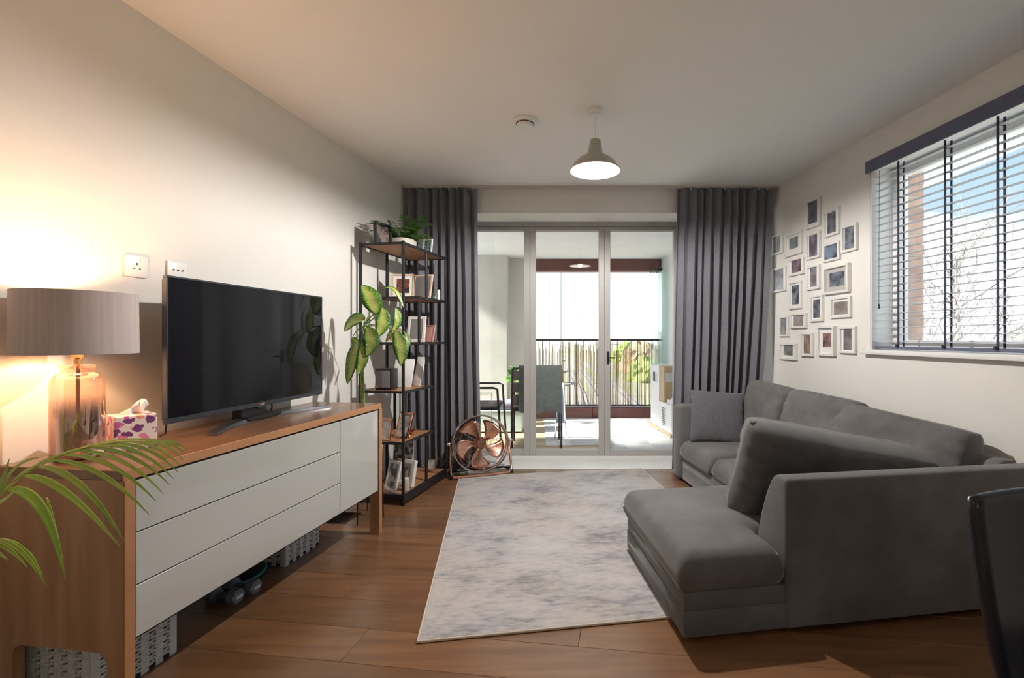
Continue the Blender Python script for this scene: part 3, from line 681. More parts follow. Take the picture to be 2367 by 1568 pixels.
# ------------------------------------------------------------------ rug
m_rug = bpy.data.materials.new('distressed_rug'); m_rug.use_nodes = True; nt = m_rug.node_tree; N = nt.nodes; L = nt.links; bs = N['Principled BSDF']; bs.inputs['Roughness'].default_value = .95; bs.inputs['Sheen Weight'].default_value = .2
tcn = N.new('ShaderNodeTexCoord')
def nz(scale, stretch, detail, rough=.6):
    mpn = N.new('ShaderNodeMapping'); mpn.inputs['Scale'].default_value = stretch; L.new(tcn.outputs['Object'], mpn.inputs[0])
    n_ = N.new('ShaderNodeTexNoise'); n_.inputs['Scale'].default_value = scale; n_.inputs['Detail'].default_value = detail; n_.inputs['Roughness'].default_value = rough; L.new(mpn.outputs[0], n_.inputs['Vector']); return n_
n1 = nz(2.6, (1, 1.7, 1), 8, .7); n2 = nz(13, (1, 4.2, 1), 6, .75); n3 = nz(2.2, (1, 1, 1), 2)
ad = N.new('ShaderNodeMath'); ad.operation = 'MULTIPLY_ADD'; ad.inputs[1].default_value = .62; L.new(n2.outputs[0], ad.inputs[0]); L.new(n1.outputs[0], ad.inputs[2])
rp = N.new('ShaderNodeValToRGB'); L.new(ad.outputs[0], rp.inputs[0]); E = rp.color_ramp.elements
E[0].position = .60; E[0].color = (.17, .175, .20, 1); E[1].position = .98; E[1].color = (.52, .50, .49, 1)
q = E.new(.72); q.color = (.32, .32, .34, 1); q = E.new(.82); q.color = (.44, .43, .435, 1)
r2 = N.new('ShaderNodeValToRGB'); L.new(n3.outputs[0], r2.inputs[0]); r2.color_ramp.elements[0].position = .4; r2.color_ramp.elements[0].color = (1, 1, 1.02, 1); r2.color_ramp.elements[1].position = .7; r2.color_ramp.elements[1].color = (1, .94, .87, 1)
mu = N.new('ShaderNodeMix'); mu.data_type = 'RGBA'; mu.blend_type = 'MULTIPLY'; mu.inputs[0].default_value = 1; L.new(rp.outputs[0], mu.inputs[6]); L.new(r2.outputs[0], mu.inputs[7]); L.new(mu.outputs[2], bs.inputs['Base Color'])
bp = N.new('ShaderNodeBump'); bp.inputs['Strength'].default_value = .25; bp.inputs['Distance'].default_value = .004; L.new(n2.outputs[0], bp.inputs['Height']); L.new(bp.outputs[0], bs.inputs['Normal'])
rg = thing('rug', 'distressed pale grey rug with cream bound edges on the wooden floor', 'rug', (-.573, 1.754, 0), R(9.0))
RWd, RLn = 1.56, 2.11
box('pile', m_rug, rg, .008, RWd - .008, .008, RLn - .008, .001, .010, .002)
m_bind = pm('cream_binding', (.62, .56, .48), .9, col2=(.56, .50, .43), scale=120)
for (x0, x1, y0, y1) in ((0, RWd, 0, .008), (0, RWd, RLn - .008, RLn), (0, .008, .008, RLn - .008), (RWd - .008, RWd, .008, RLn - .008)):
    box('binding', m_bind, rg, x0, x1, y0, y1, .001, .011, .002)

# ------------------------------------------------------------------ corner sofa
m_sofa = bpy.data.materials.new('grey_velvet'); m_sofa.use_nodes = True; nt = m_sofa.node_tree; N = nt.nodes; L = nt.links; bs = N['Principled BSDF']
bs.inputs['Roughness'].default_value = .8; bs.inputs['Sheen Weight'].default_value = .35; bs.inputs['Sheen Roughness'].default_value = .35; bs.inputs['Specular IOR Level'].default_value = .35
tcn = N.new('ShaderNodeTexCoord'); n1 = nz(3.2, (1, 1, 1), 4); n2 = nz(240, (1, 1, 1), 2)
rp = N.new('ShaderNodeValToRGB'); L.new(n1.outputs[0], rp.inputs[0]); rp.color_ramp.elements[0].position = .36; rp.color_ramp.elements[0].color = (.104, .101, .102, 1); rp.color_ramp.elements[1].position = .66; rp.color_ramp.elements[1].color = (.158, .154, .156, 1)
L.new(rp.outputs[0], bs.inputs['Base Color'])
bp = N.new('ShaderNodeBump'); bp.inputs['Strength'].default_value = .08; bp.inputs['Distance'].default_value = .003; L.new(n2.outputs[0], bp.inputs['Height']); L.new(bp.outputs[0], bs.inputs['Normal'])
m_weave = pm('charcoal_weave', (.085, .082, .095), .9, col2=(.125, .12, .135), scale=120, sheen=.2, bump=.15, bscale=220)
m_seam = pm('dark_seam', (.02, .02, .022), .9, col2=(.03, .03, .03))
SA = R(8.6); SO = Vector((.429, 1.749, .0115))
sf = thing('corner_sofa', 'large grey velvet corner sofa with chaise end facing the balcony doors', 'sofa', SO, SA)
FT = .010
def inside(p, poly):
    c = False; j = len(poly) - 1
    for i in range(len(poly)):
        if (poly[i][1] > p[1]) != (poly[j][1] > p[1]) and p[0] < (poly[j][0] - poly[i][0]) * (p[1] - poly[i][1]) / (poly[j][1] - poly[i][1]) + poly[i][0]: c = not c
        j = i
    return c
def dist(p, poly):
    d = 9; P = Vector(p)
    for i in range(len(poly)):
        a = Vector(poly[i]); b_ = Vector(poly[(i + 1) % len(poly)]); ab = b_ - a; t = max(0, min(1, (P - a).dot(ab) / ab.length_squared)); d = min(d, (P - a - ab * t).length)
    return d
def slab(name, poly, z0, z1, rt, rb, crown, mat, parent, step=.02, seed=0, wob=.004):
    # soft upholstered slab: rounded rims, slightly domed top
    x0 = min(p[0] for p in poly); x1 = max(p[0] for p in poly); y0 = min(p[1] for p in poly); y1 = max(p[1] for p in poly)
    nx = max(2, round((x1 - x0) / step)); ny = max(2, round((y1 - y0) / step))
    b = MB(); top = {}; bot = {}; zm = z0 + rb + (z1 - rt - z0 - rb) * .5
    def V(i, j):
        p = (x0 + (x1 - x0) * i / nx, y0 + (y1 - y0) * j / ny); d = dist(p, poly)
        return p, d
    cells = [(i, j) for i in range(nx) for j in range(ny) if inside((x0 + (x1 - x0) * (i + .5) / nx, y0 + (y1 - y0) * (j + .5) / ny), poly)]
    cs = set(cells)
    def vt(i, j):
        if (i, j) not in top:
            (xx, yy), d = V(i, j)
            rnd_ = lambda r: r * (1 - math.sqrt(max(0, 1 - (1 - min(d / r, 1)) ** 2)))
            wv = wob * noise.noise(Vector((xx * 5, yy * 5, seed)))
            ct = crown * min(1, d / .18) * (2 - min(1, d / .18))
            top[i, j] = len(b.v); b.v.append((xx, yy, z1 - rnd_(rt) + ct + wv * min(1, d / .05)))
            bot[i, j] = len(b.v); b.v.append((xx, yy, z0 + rnd_(rb)))
        return top[i, j], bot[i, j]
    for i, j in cells:
        q = [vt(i, j), vt(i + 1, j), vt(i + 1, j + 1), vt(i, j + 1)]
        b.f.append(tuple(t[0] for t in q)); b.f.append(tuple(t[1] for t in q[::-1]))
        for (di, dj, a, c) in ((0, -1, 0, 1), (1, 0, 1, 2), (0, 1, 2, 3), (-1, 0, 3, 0)):
            if (i + di, j + dj) not in cs: b.f.append((q[c][0], q[a][0], q[a][1], q[c][1]))
    o = b.build(name, mat, parent, angle=180)
    bm = bmesh.new(); bm.from_mesh(o.data)
    for _ in range(3): bmesh.ops.smooth_vert(bm, verts=bm.verts, factor=.5, use_axis_x=True, use_axis_y=True, use_axis_z=True)
    bm.to_mesh(o.data); bm.free()
    return o
def cushion(name, w_, h_, t_, mat, parent, M, seed=0, wr_=.012, n=36, corner=4.0, puff=.5, sag=0.0, taper=0.0, kq=.12):
    b = MB(); 
    def pt(i, j, sd):
        s = i / n * 2 - 1; t = j / n * 2 - 1
        e_ = max(0, (1 - abs(s) ** corner)) * max(0, (1 - abs(t) ** corner)); th = t_ / 2 * (e_ ** puff)
        pin = .035 * (1 - abs(s) ** 2) * 0 + .03
        xx = w_ / 2 * s * (1 - pin * (1 - t * t) * abs(s) ** 3); zz = h_ / 2 * t * (1 - pin * (1 - s * s) * abs(t) ** 3)
        xx *= math.sqrt(1 - kq * t ** 4); zz *= math.sqrt(1 - kq * s ** 4)
        nv = noise.noise(Vector((xx * 7, zz * 7, seed + sd * 3))) + .5 * noise.noise(Vector((xx * 17, zz * 17, seed + sd)))
        edge = 1 - min(1, (1 - max(abs(s), abs(t))) / .35)
        wv = wr_ * nv * (e_ ** .3) + .006 * edge * math.sin(18 * (s if abs(t) > abs(s) else t) + seed) * (e_ ** .3)
        zz += sag * (s * s - .3)
        zz = -h_ / 2 + (zz + h_ / 2) * (1 - taper * (s + 1) / 2)
        return (xx, sd * (th + wv), zz)
    idx = {}
    for sd in (-1, 1):
        for i in range(n + 1):
            for j in range(n + 1):
                if sd == 1 and (i in (0, n) or j in (0, n)): idx[sd, i, j] = idx[-1, i, j]; continue
                idx[sd, i, j] = len(b.v); p = pt(i, j, sd); b.v.append(M @ Vector(p))
    for sd in (-1, 1):
        for i in range(n):
            for j in range(n):
                q = (idx[sd, i, j], idx[sd, i + 1, j], idx[sd, i + 1, j + 1], idx[sd, i, j + 1]); b.f.append(q if sd == -1 else q[::-1])
    return b.build(name, mat, parent, angle=180)
MU, MV0, MVE = .765, .78, 1.885
UE = 1.60
# base plinth: chaise end and the long run by the wall
lpoly = [(0, 0), (UE, 0), (UE, 1.85), (1.2, 1.87), (MU, 1.885), (MU, MV0), (0, MV0)]
MB().prism(lpoly, FT, .112).build('base', m_sofa, sf, bevel=.008, seg=2)
MB().prism([(.002, .002), (UE, .002), (UE, 1.85), (1.2, 1.87), (MU + .002, 1.885), (MU + .002, MV0 - .002), (.002, MV0 - .002)], .110, .182).build('base_band', m_sofa, sf, bevel=.006, seg=2)
slab('chaise_cushion', [(-.025, -.012), (.412, -.012), (.412, .205), (.80, .205), (.80, MV0 + .02), (-.025, MV0 + .02)], .172, .318, .055, .03, .022, m_sofa, sf, .0175, seed=3)
slab('seat_cushion', [(MU - .02, MV0 + .025), (1.36, MV0 + .025), (1.36, 1.345), (MU - .02, 1.345)], .172, .312, .055, .03, .024, m_sofa, sf, .0175, seed=5)
slab('seat_cushion', [(MU - .03, 1.35), (1.36, 1.35), (1.36, 1.882), (MU - .03, 1.882)], .172, .318, .055, .03, .026, m_sofa, sf, .0175, seed=6)
slab('seat_cushion', [(.805, .205), (1.36, .205), (1.36, MV0 + .02), (.805, MV0 + .02)], .172, .312, .05, .03, .02, m_sofa, sf, .0175, seed=8)
# back panel facing the camera: upright outer face, sloping padded inner face
def backpanel(pts, x0, x1, name, axis):
    m = Matrix(((0, 0, 1, 0), (1, 0, 0, 0), (0, 1, 0, 0), (0, 0, 0, 1))) if axis == 'u' else Matrix(((-1, 0, 0, UE), (0, 0, 1, 0), (0, 1, 0, 0), (0, 0, 0, 1)))
    return MB().prism(pts, x0, x1, m).build(name, m_sofa, sf, bevel=.014, seg=3, angle=60)
prof = [(-.007, FT), (.20, FT), (.20, .30), (.175, .40), (.135, .50), (.10, .56), (.08, .585), (.05, .594), (-.007, .59)]
backpanel(prof, .414, UE, 'back_frame', 'u')
backpanel([(p[0], p[1]) for p in prof], .10, 1.85, 'back_frame', 'v')
# far arm
MB().prism([(MU - .02, FT), (1.2, FT), (1.2, .58), (1.0, .592), (MU + .02, .596), (MU - .02, .585)], -2.03, -1.888, Matrix(((1, 0, 0, 0), (0, 0, -1, 0), (0, 1, 0, 0), (0, 0, 0, 1)))).build('arm', m_sofa, sf, bevel=.018, seg=3, angle=60)
for (x, y) in ((.05, .05), (.05, .72), (UE - .06, .05), (MU + .06, 1.80), (1.15, 2.0), (UE - .06, 1.78)):
    MB().lathe([(0, 0), (.022, 0), (.022, FT + .002), (0, FT + .002)], 14, (x, y, 0)).build('foot', m_blackpl, sf)
def TM(x, y, z, rx=0, ry=0, rz=0):
    return Matrix.Translation((x, y, z)) @ Matrix.Rotation(rz, 4, 'Z') @ Matrix.Rotation(ry, 4, 'Y') @ Matrix.Rotation(rx, 4, 'X')
# loose back cushions lift off: things of their own
def loose(name, label, cat, w_, h_, t_, loc, rx, ry, rz, mat, seed, group, **k):
    wl = sf_m @ Vector(loc)
    o = thing(name, label, cat, wl, SA, group)
    c = cushion('cushion_cover', w_, h_, t_, mat, o, TM(0, 0, 0, rx, ry, rz), seed, **k)
    return o
sf_m = Matrix.Translation(SO) @ Matrix.Rotation(SA, 4, 'Z')
G = 'loose back cushions on the corner sofa'
loose('back_cushion', 'wide grey velvet back cushion slumped behind the sofa back panel', 'cushion', 1.17, .50, .20, (.955, .335, .545), R(22), R(1), R(2), m_sofa, 11, G, corner=7, puff=.26, wr_=.016, taper=.46, kq=.07)
loose('back_cushion', 'large grey velvet back cushion in the sofa corner', 'cushion', .72, .44, .22, (1.40, .53, .52), R(-16), R(5), R(-76), m_sofa, 12, G, corner=6, puff=.30, wr_=.014)
loose('back_cushion', 'middle grey velvet back cushion against the photo wall', 'cushion', .60, .49, .22, (1.32, 1.02, .548), R(-17), R(2), R(-86), m_sofa, 13, G, corner=6, puff=.30, wr_=.014)
loose('back_cushion', 'farthest grey velvet back cushion beside the curtain', 'cushion', .55, .50, .22, (1.31, 1.575, .56), R(-17), R(2), R(-92), m_sofa, 14, G, corner=6, puff=.30, wr_=.014)
loose('scatter_cushion', 'square charcoal woven scatter cushion leaning on the sofa arm', 'cushion', .41, .41, .13, (1.0, 1.76, .52), R(-20), R(4), R(-14), m_weave, 15, None, corner=3, puff=.5, wr_=.006, kq=.0)

# ------------------------------------------------------------------ dining chair at the right edge
m_navy = pm('navy_leather', (.006, .008, .018), .3, col2=(.009, .011, .022), scale=40, coat=.2, crough=.2)
m_pipe = pm('chair_piping', (.016, .017, .026), .3, col2=(.02, .02, .03))
ch = thing('dining_chair', 'navy leather dining chair at the near right edge', 'chair', (1.05, .985, 0), R(4))
b = MB(); n = 20; mrows = 28; hw0 = .232
rows = []
for k in range(mrows + 1):
    t = k / mrows                       # 0 top .. 1 front of seat
    if t < .62:
        q = t / .62; zz = .822 - .372 * q; yy = .012 - .03 * math.sin(q * 1.6); wdt = hw0 * (1 - .17 * q ** 2.8)
    else:
        q = (t - .62) / .38; a = min(1, q / .22); zz = .45 - .035 * math.sin(a * math.pi / 2) - .005 * q; yy = -.018 - .40 * q; wdt = hw0 * (.83 + .13 * min(1, q * 1.6))
    for i in range(n + 1):
        s = i / n * 2 - 1
        cv = -.03 * s * s * (1 if t < .62 else .2)
        b.v.append((wdt * s, yy + (cv if t < .62 else 0), zz + (0 if t < .62 else .015 * s * s) + (.006 * (1 - s * s) if k == 0 else 0)))
for k in range(mrows):
    for i in range(n): a = k * (n + 1) + i; b.f.append((a, a + n + 1, a + n + 2, a + 1))
edge = [b.v[i] for i in range(n + 1)] + [b.v[k * (n + 1) + n] for k in range(1, mrows + 1)] + [b.v[mrows * (n + 1) + i] for i in range(n - 1, -1, -1)] + [b.v[k * (n + 1)] for k in range(mrows - 1, 0, -1)]
o = b.build('seat_shell', m_navy, ch, fix=False, angle=80); md = o.modifiers.new('thickness', 'SOLIDIFY'); md.thickness = .018; md.offset = 0
MB().tube(edge, .009, 8, closed=True).build('edge_piping', m_pipe, ch, angle=80)
for (x, y) in ((-.17, -.36), (.17, -.36), (-.16, -.05), (.16, -.05)):
    MB().tube([(x * .8, y, .405), (x * 1.12, y + (.03 if y > -.2 else -.03), .0)], [.013, .009], 10).build('leg', m_chrome, ch)

# ------------------------------------------------------------------ floor fan
fa = thing('floor_fan', 'copper floor fan with chrome ring on a tubular stand by the curtain', 'fan', (-.742, 3.925, .012), R(20))
fc = Vector((0, 0, .248)); tilt = Matrix.Rotation(R(-10), 3, 'X')
def FP(r, a, y): return fc + tilt @ Vector((r * math.cos(a), y, r * math.sin(a)))
RF = .232
cir = lambda r, y, n=48: [FP(r, 2 * math.pi * i / n, y) for i in range(n)]
MB().tube(cir(RF, -.02), .0075, 8, closed=True).build('front_ring', m_chrome, fa)
MB().tube(cir(RF, .055), .006, 8, closed=True).build('rear_ring', m_copper, fa)
b = MB(); n = 48
for i in range(n):
    a = 2 * math.pi * i / n
    for (y, r) in ((-.02, RF), (.055, RF)): b.v.append(FP(r - .002, a, y))
for i in range(n): j = (i + 1) % n; b.f.append((2 * i, 2 * i + 1, 2 * j + 1, 2 * j))
o = b.build('drum_band', m_copper_dk, fa, fix=False); o.modifiers.new('thickness', 'SOLIDIFY').thickness = .002
for nm, y0, y1 in (('front_grille', -.028, -.055), ('rear_grille', .06, .085)):
    b = MB()
    for k in range(1, 9):
        r = RF * k / 9; b.tube(cir(r, y0 + (y1 - y0) * (1 - (k / 9) ** 2), 40), .0009, 4, closed=True)
    for k in range(8):
        a = 2 * math.pi * k / 8 + .2
        b.tube([FP(RF * q / 5, a, y0 + (y1 - y0) * (1 - (q / 5) ** 2)) for q in range(1, 6)], .0016, 5)
    b.build(nm, m_chrome, fa)
mt = Matrix.Rotation(R(90), 3, 'X')
MB().lathe([(0, 0), (.034, 0), (.036, .006), (.036, .02), (0, .022)], 28, FP(0, 0, -.032), tilt @ mt @ Matrix.Rotation(math.pi, 3, 'X')).build('hub_badge', m_copper, fa)
MB().lathe([(0, 0), (.055, 0), (.058, .01), (.055, .08), (.03, .10), (0, .10)], 28, FP(0, 0, .045), tilt @ Matrix.Rotation(R(-90), 3, 'X')).build('motor', m_copper_dk, fa)
for k in range(5):
    a0 = 2 * math.pi * k / 5 + .62; b = MB()
    for i in range(9):
        r = .03 + (.205 - .03) * i / 8; wd = .20 + .26 * math.sin(min(1, i / 7) * math.pi * .55)
        sweep = .35 * (i / 8) ** 1.5
        for j in range(7):
            t = j / 6 * 2 - 1; a = a0 + sweep + wd * t; y = .012 + .026 * t * (.5 + .5 * i / 8) + .006 * (1 - t * t)
            rr = r * (1 - .06 * t * t * (i / 8)); b.v.append(FP(rr, a, y))
    for i in range(8):
        for j in range(6): q = i * 7 + j; b.f.append((q, q + 7, q + 8, q + 1))
    o = b.build('blade', m_copper, fa, fix=False, angle=80); o.modifiers.new('thickness', 'SOLIDIFY').thickness = .0015
hx = RF + .014
st = MB(); st.tube([(-hx, .01, .26), (-hx - .004, -.02, .12), (-hx - .002, -.07, .03), (-hx + .02, -.09, .011), (0, -.095, .011), (hx - .02, -.09, .011), (hx + .002, -.07, .03), (hx + .004, -.02, .12), (hx, .01, .26)], .0095, 10); st.build('stand_front', m_copper, fa)
st = MB(); st.tube([(-hx - .002, -.05, .05), (-hx, .03, .011), (-hx + .03, .085, .011), (hx - .03, .085, .011), (hx, .03, .011), (hx + .002, -.05, .05)], .009, 10); st.build('stand_rear', m_black, fa)
for sx in (-1, 1):
    MB().lathe([(0, 0), (.013, 0), (.015, .006), (.013, .026), (0, .03)], 14, (sx * hx, .01, .26), Matrix.Rotation(R(90 * sx), 3, 'Y')).build('pivot_knob', m_chrome, fa)
    box('rubber_foot', m_blackpl, fa, sx * hx - .014, sx * hx + .014, -.09, -.05, 0, .03, .004)
    box('rubber_foot', m_blackpl, fa, sx * hx - .014, sx * hx + .014, .045, .085, 0, .02, .004)

# ------------------------------------------------------------------ black metal shelf unit
KL, KD = .648, .325; KA = math.atan2(.637, .121); KO = Vector((-1.132, 3.193, 0))
bk = thing('shelf_unit', 'tall black metal shelf unit with staggered oak shelves by the curtain', 'shelf unit', KO, KA)
bk_m = Matrix.Translation(KO) @ Matrix.Rotation(KA, 4, 'Z')
m_oak = pm('oak_shelf', (.36, .17, .075), .45, col2=(.46, .235, .115), scale=4, stretch=(1, 8, 8), detail=5)
th = .008
def post(t, y, z0, z1):
    x = t * KL; box('post', m_black, bk, x - th, x + th, y - th, y + th, z0, z1, .001)
ZS = [.075, .432, .783, 1.115, 1.452, 1.806]
for t in (0, 1):
    for y in (0, KD): post(t, y, 0, ZS[5] + .008)
ext = {0: (0, 1), 1: (0, 2 / 3), 2: (0, 2 / 3), 3: (1 / 3, 1), 4: (1 / 3, 1), 5: (0, 1)}
for y in (0, KD):
    post(.5, y, ZS[0], ZS[1]); post(2 / 3, y, ZS[1], ZS[2]); post(.5, y, ZS[2], ZS[3]); post(1 / 3, y, ZS[3], ZS[4]); post(.5, y, ZS[4], ZS[5])
for k, (a, c) in ext.items():
    x0, x1 = a * KL, c * KL; z = ZS[k]
    box('shelf_board', m_oak, bk, x0 + th, x1 - th, th, KD - th, z - .012, z, .001)
    for y in (0, KD): box('shelf_rail', m_black, bk, x0, x1, y - th, y + th, z - .016, z + .001, .001)
    for x in (x0, x1): box('shelf_rail', m_black, bk, x - th, x + th, 0, KD, z - .016, z + .001, .001)
box('plinth', m_black, bk, th, KL - th, -.004, .006, .012, .062, .001)
def BK(t, y, k): return bk_m @ Vector((t * KL, y, ZS[k] + .0012))
def stand_frame(name, label, pos, rz, w_, h_, fm, pmats, bw=.016, lean=10, cat='photo frame', group='photo frames on the black shelf unit', mount=None, th_=.014):
    o = thing(name, label, cat, pos, rz, group); m = Matrix.Rotation(R(-lean), 4, 'X')
    hw = w_ / 2
    for (x0, x1, z0, z1) in ((-hw, hw, h_ - bw, h_), (-hw, hw, 0, bw), (-hw, -hw + bw, bw, h_ - bw), (hw - bw, hw, bw, h_ - bw)):
        MB().box(x0, x1, -th_ / 2, th_ / 2, z0, z1, m).build('frame_bar', fm, o, bevel=.001, seg=1)
    if mount: MB().box(-hw + bw, hw - bw, -.001, .003, bw, h_ - bw, m).build('mount', mount, o); q = .024
    else: q = 0
    MB().box(-hw + bw + q, hw - bw - q, -.003, -.001, bw + q, h_ - bw - q, m).build('photo', pmats, o)
    MB().box(-hw + .004, hw - .004, .004, th_ / 2, .004, h_ - .004, m).build('backing', m_blackpl, o)
    a = m @ Vector((0, th_ / 2, h_ * .55)); MB().tube([a, (0, a.y + h_ * .16, .004)], .003, 5).build('easel_leg', m_blackpl, o)
    return o
FZ = R(-6)      # frames roughly face the camera
m_pine = pm('pale_wood_frame', (.62, .47, .35), .5, col2=(.68, .53, .41), scale=8, stretch=(1, 1, 6))
m_rose = pm('rose_card', (.50, .25, .22), .6, col2=(.56, .30, .26), scale=10)
m_grey = pm('plain_grey_print', (.22, .21, .21), .3, col2=(.26, .25, .25), scale=6, coat=.3)
pr = lambda i, a, c: printmat('shelf_print_%d' % i, a, c, 22, i)
# top shelf
stand_frame('photo_frame', 'black photo frame turned sideways on the top shelf', BK(.12, .20, 5) , R(58), .13, .15, m_black, pr(1, (.02, .02, .03), (.2, .15, .13)), .014, 4, th_=.03)
stand_frame('photo_frame', 'small white photo frame beside the fern pot', BK(.70, .06, 5), R(-22), .085, .115, m_pframe, pr(2, (.08, .16, .12), (.35, .45, .5)), .011, 6)
fp = BK(.42, .16, 5)
fn = thing('potted_fern', 'green fern in a low cream pot on top of the shelf unit', 'plant', fp, KA)
m_pot = pm('cream_ceramic', (.66, .63, .57), .6, col2=(.60, .57, .51), scale=14)
b = MB(); npt = 24
def rr_(a, rx, ry): return (rx * abs(math.cos(a)) ** .6 * (1 if math.cos(a) > 0 else -1), ry * abs(math.sin(a)) ** .6 * (1 if math.sin(a) > 0 else -1))
for rx, ry, z in ((.082, .066, 0), (.095, .078, .02), (.098, .08, .066), (.096, .078, .072), (.090, .072, .070), (.088, .07, .058)):
    for i in range(npt): p = rr_(2 * math.pi * i / npt, rx, ry); b.v.append((p[0], p[1], z))
for k in range(5):
    for i in range(npt): j = (i + 1) % npt; b.f.append((k * npt + i, k * npt + j, (k + 1) * npt + j, (k + 1) * npt + i))
b.f += [tuple(range(npt - 1, -1, -1)), tuple(5 * npt + i for i in range(npt))]
b.build('pot', m_pot, fn); box('soil', m_soil, fn, -.07, .07, -.055, .055, .05, .062, .004)
rd = random.Random(4)
for k in range(46):
    a = rd.uniform(0, 2 * math.pi); ln = rd.uniform(.15, .27); up = rd.uniform(.75, 1.6); b = MB()
    if k < 7: a = R(rd.uniform(140, 260)); ln = rd.uniform(.2, .28); up = rd.uniform(.9, 1.5)
    d = Vector((math.cos(a), math.sin(a), 0)); base = Vector((d.x * .03, d.y * .025, .06)); sd = Vector((-d.y, d.x, 0)); path = []
    for i in range(9):
        t = i / 8; path.append(base + d * ln * (t * .85) + Vector((0, 0, ln * up * t - ln * (.55 + .25 * up) * t * t)))
    b.tube(path, [.0018 * (1 - .7 * i / 8) for i in range(9)], 4)
    for i in range(1, 17):
        t = i / 17; q = path[min(8, int(t * 8))].lerp(path[min(8, int(t * 8) + 1)], t * 8 - int(t * 8)); wl = .042 * math.sin(math.pi * (t * .85 + .12)) * (ln / .2)
        for s in (-1, 1):
            e1 = q + sd * s * wl + d * wl * .55 + Vector((0, 0, -.2 * wl)); m_ = q.lerp(e1, .5); nn = d * .0062
            o_ = len(b.v); b.v += [tuple(q), tuple(m_ - nn), tuple(e1), tuple(m_ + nn + Vector((0, 0, .002)))]; b.f.append((o_, o_ + 1, o_ + 2, o_ + 3))
    b.build('frond', m_fern, fn, fix=False)
# second shelf from the top
stand_frame('photo_frame', 'pale frame with white mount and dark photo on the second shelf', BK(.52, .20, 4), R(6), .17, .185, m_pine, pr(3, (.015, .015, .02), (.25, .08, .05)), .014, 6, mount=m_mount)
stand_frame('photo_frame', 'pale wood frame with grey picture leaning on the second shelf', BK(.62, .085, 4), R(-16), .165, .19, m_pine, m_grey, .014, 12)
jp = BK(.86, .05, 4); o = thing('glass_jar', 'small clear glass jar at the right of the second shelf', 'jar', jp)
MB().lathe([(0, 0), (.022, 0), (.024, .01), (.024, .05), (.018, .058), (.0165, .05), (.0165, .012), (0, .008)], 20).build('glass', m_clear, o); MB().lathe([(0, .008), (.016, .009), (.016, .03), (0, .03)], 16).build('filling', pm('green_wax', (.25, .33, .28), .5, col2=(.3, .38, .33)), o)
jp = BK(.93, .04, 4); o = thing('candle', 'slim white candle beside the glass jar on the second shelf', 'candle', jp)
MB().lathe([(0, 0), (.0125, 0), (.0125, .084), (.008, .087), (0, .087)], 16).build('wax', m_paper, o); MB().tube([(0, 0, .086), (.001, 0, .095)], .001, 5).build('wick', m_black, o)
# third shelf from the top
stand_frame('photo_frame', 'cream frame with grey picture on the third shelf', BK(.62, .13, 3), R(-12), .15, .20, m_mount, m_grey, .022, 8)
stand_frame('photo_frame', 'rose pink frame leaning on the third shelf beside the post', BK(.66, .045, 3), R(-20), .10, .135, m_rose, m_rose, .01, 16)
stand_frame('photo_frame', 'small orange-tinted frame on the third shelf behind the leaves', BK(.48, .25, 3), R(8), .11, .12, m_paper, pr(5, (.45, .16, .06), (.7, .66, .6)), .012, 6)
o = thing('gold_trinket', 'tiny gold trinket at the front of the third shelf', 'ornament', BK(.86, .03, 3))
MB().lathe([(0, 0), (.012, .001), (.014, .008), (.008, .016), (0, .018)], 12).build('trinket', m_gold, o)
# fourth shelf
sp = BK(.16, .19, 2); o = thing('speaker', 'small black speaker with grey grille on the fourth shelf', 'speaker', sp, R(-8))
box('cabinet', m_blackpl, o, -.06, .06, -.05, .05, 0, .148, .006, seg=2); box('grille', pm('grey_grille', (.20, .19, .2), .7, col2=(.25, .24, .25), scale=200), o, -.05, .052, -.054, -.049, .014, .134, .004)
MB().lathe([(0, 0), (.005, 0), (.004, .004), (0, .005)], 12, (-.04, -.054, .018), Matrix.Rotation(R(90), 3, 'X')).build('badge', m_chrome, o)
m_card = pm('bright_white_card', (.90, .90, .90), .4, col2=(.88, .88, .88), coat=.5)
def cardstand(label, pos, rz, w_, h_, lean):
    o = thing('white_album', label, 'album', pos, rz, 'white albums on the fourth shelf'); m = Matrix.Rotation(R(-lean), 4, 'X')
    MB().box(-w_ / 2, w_ / 2, -.006, .006, 0, h_, m).build('cover', m_card, o, bevel=.004, seg=2); MB().box(-w_ / 2 + .003, w_ / 2 - .003, -.004, .004, .002, h_ - .002, m).build('pages', m_paper, o)
cardstand('large white album leaning at the front of the fourth shelf', BK(.33, .14, 2), R(-10), .155, .215, 16)
cardstand('white album standing behind the post on the fourth shelf', BK(.52, .085, 2), R(-25), .075, .225, 14)
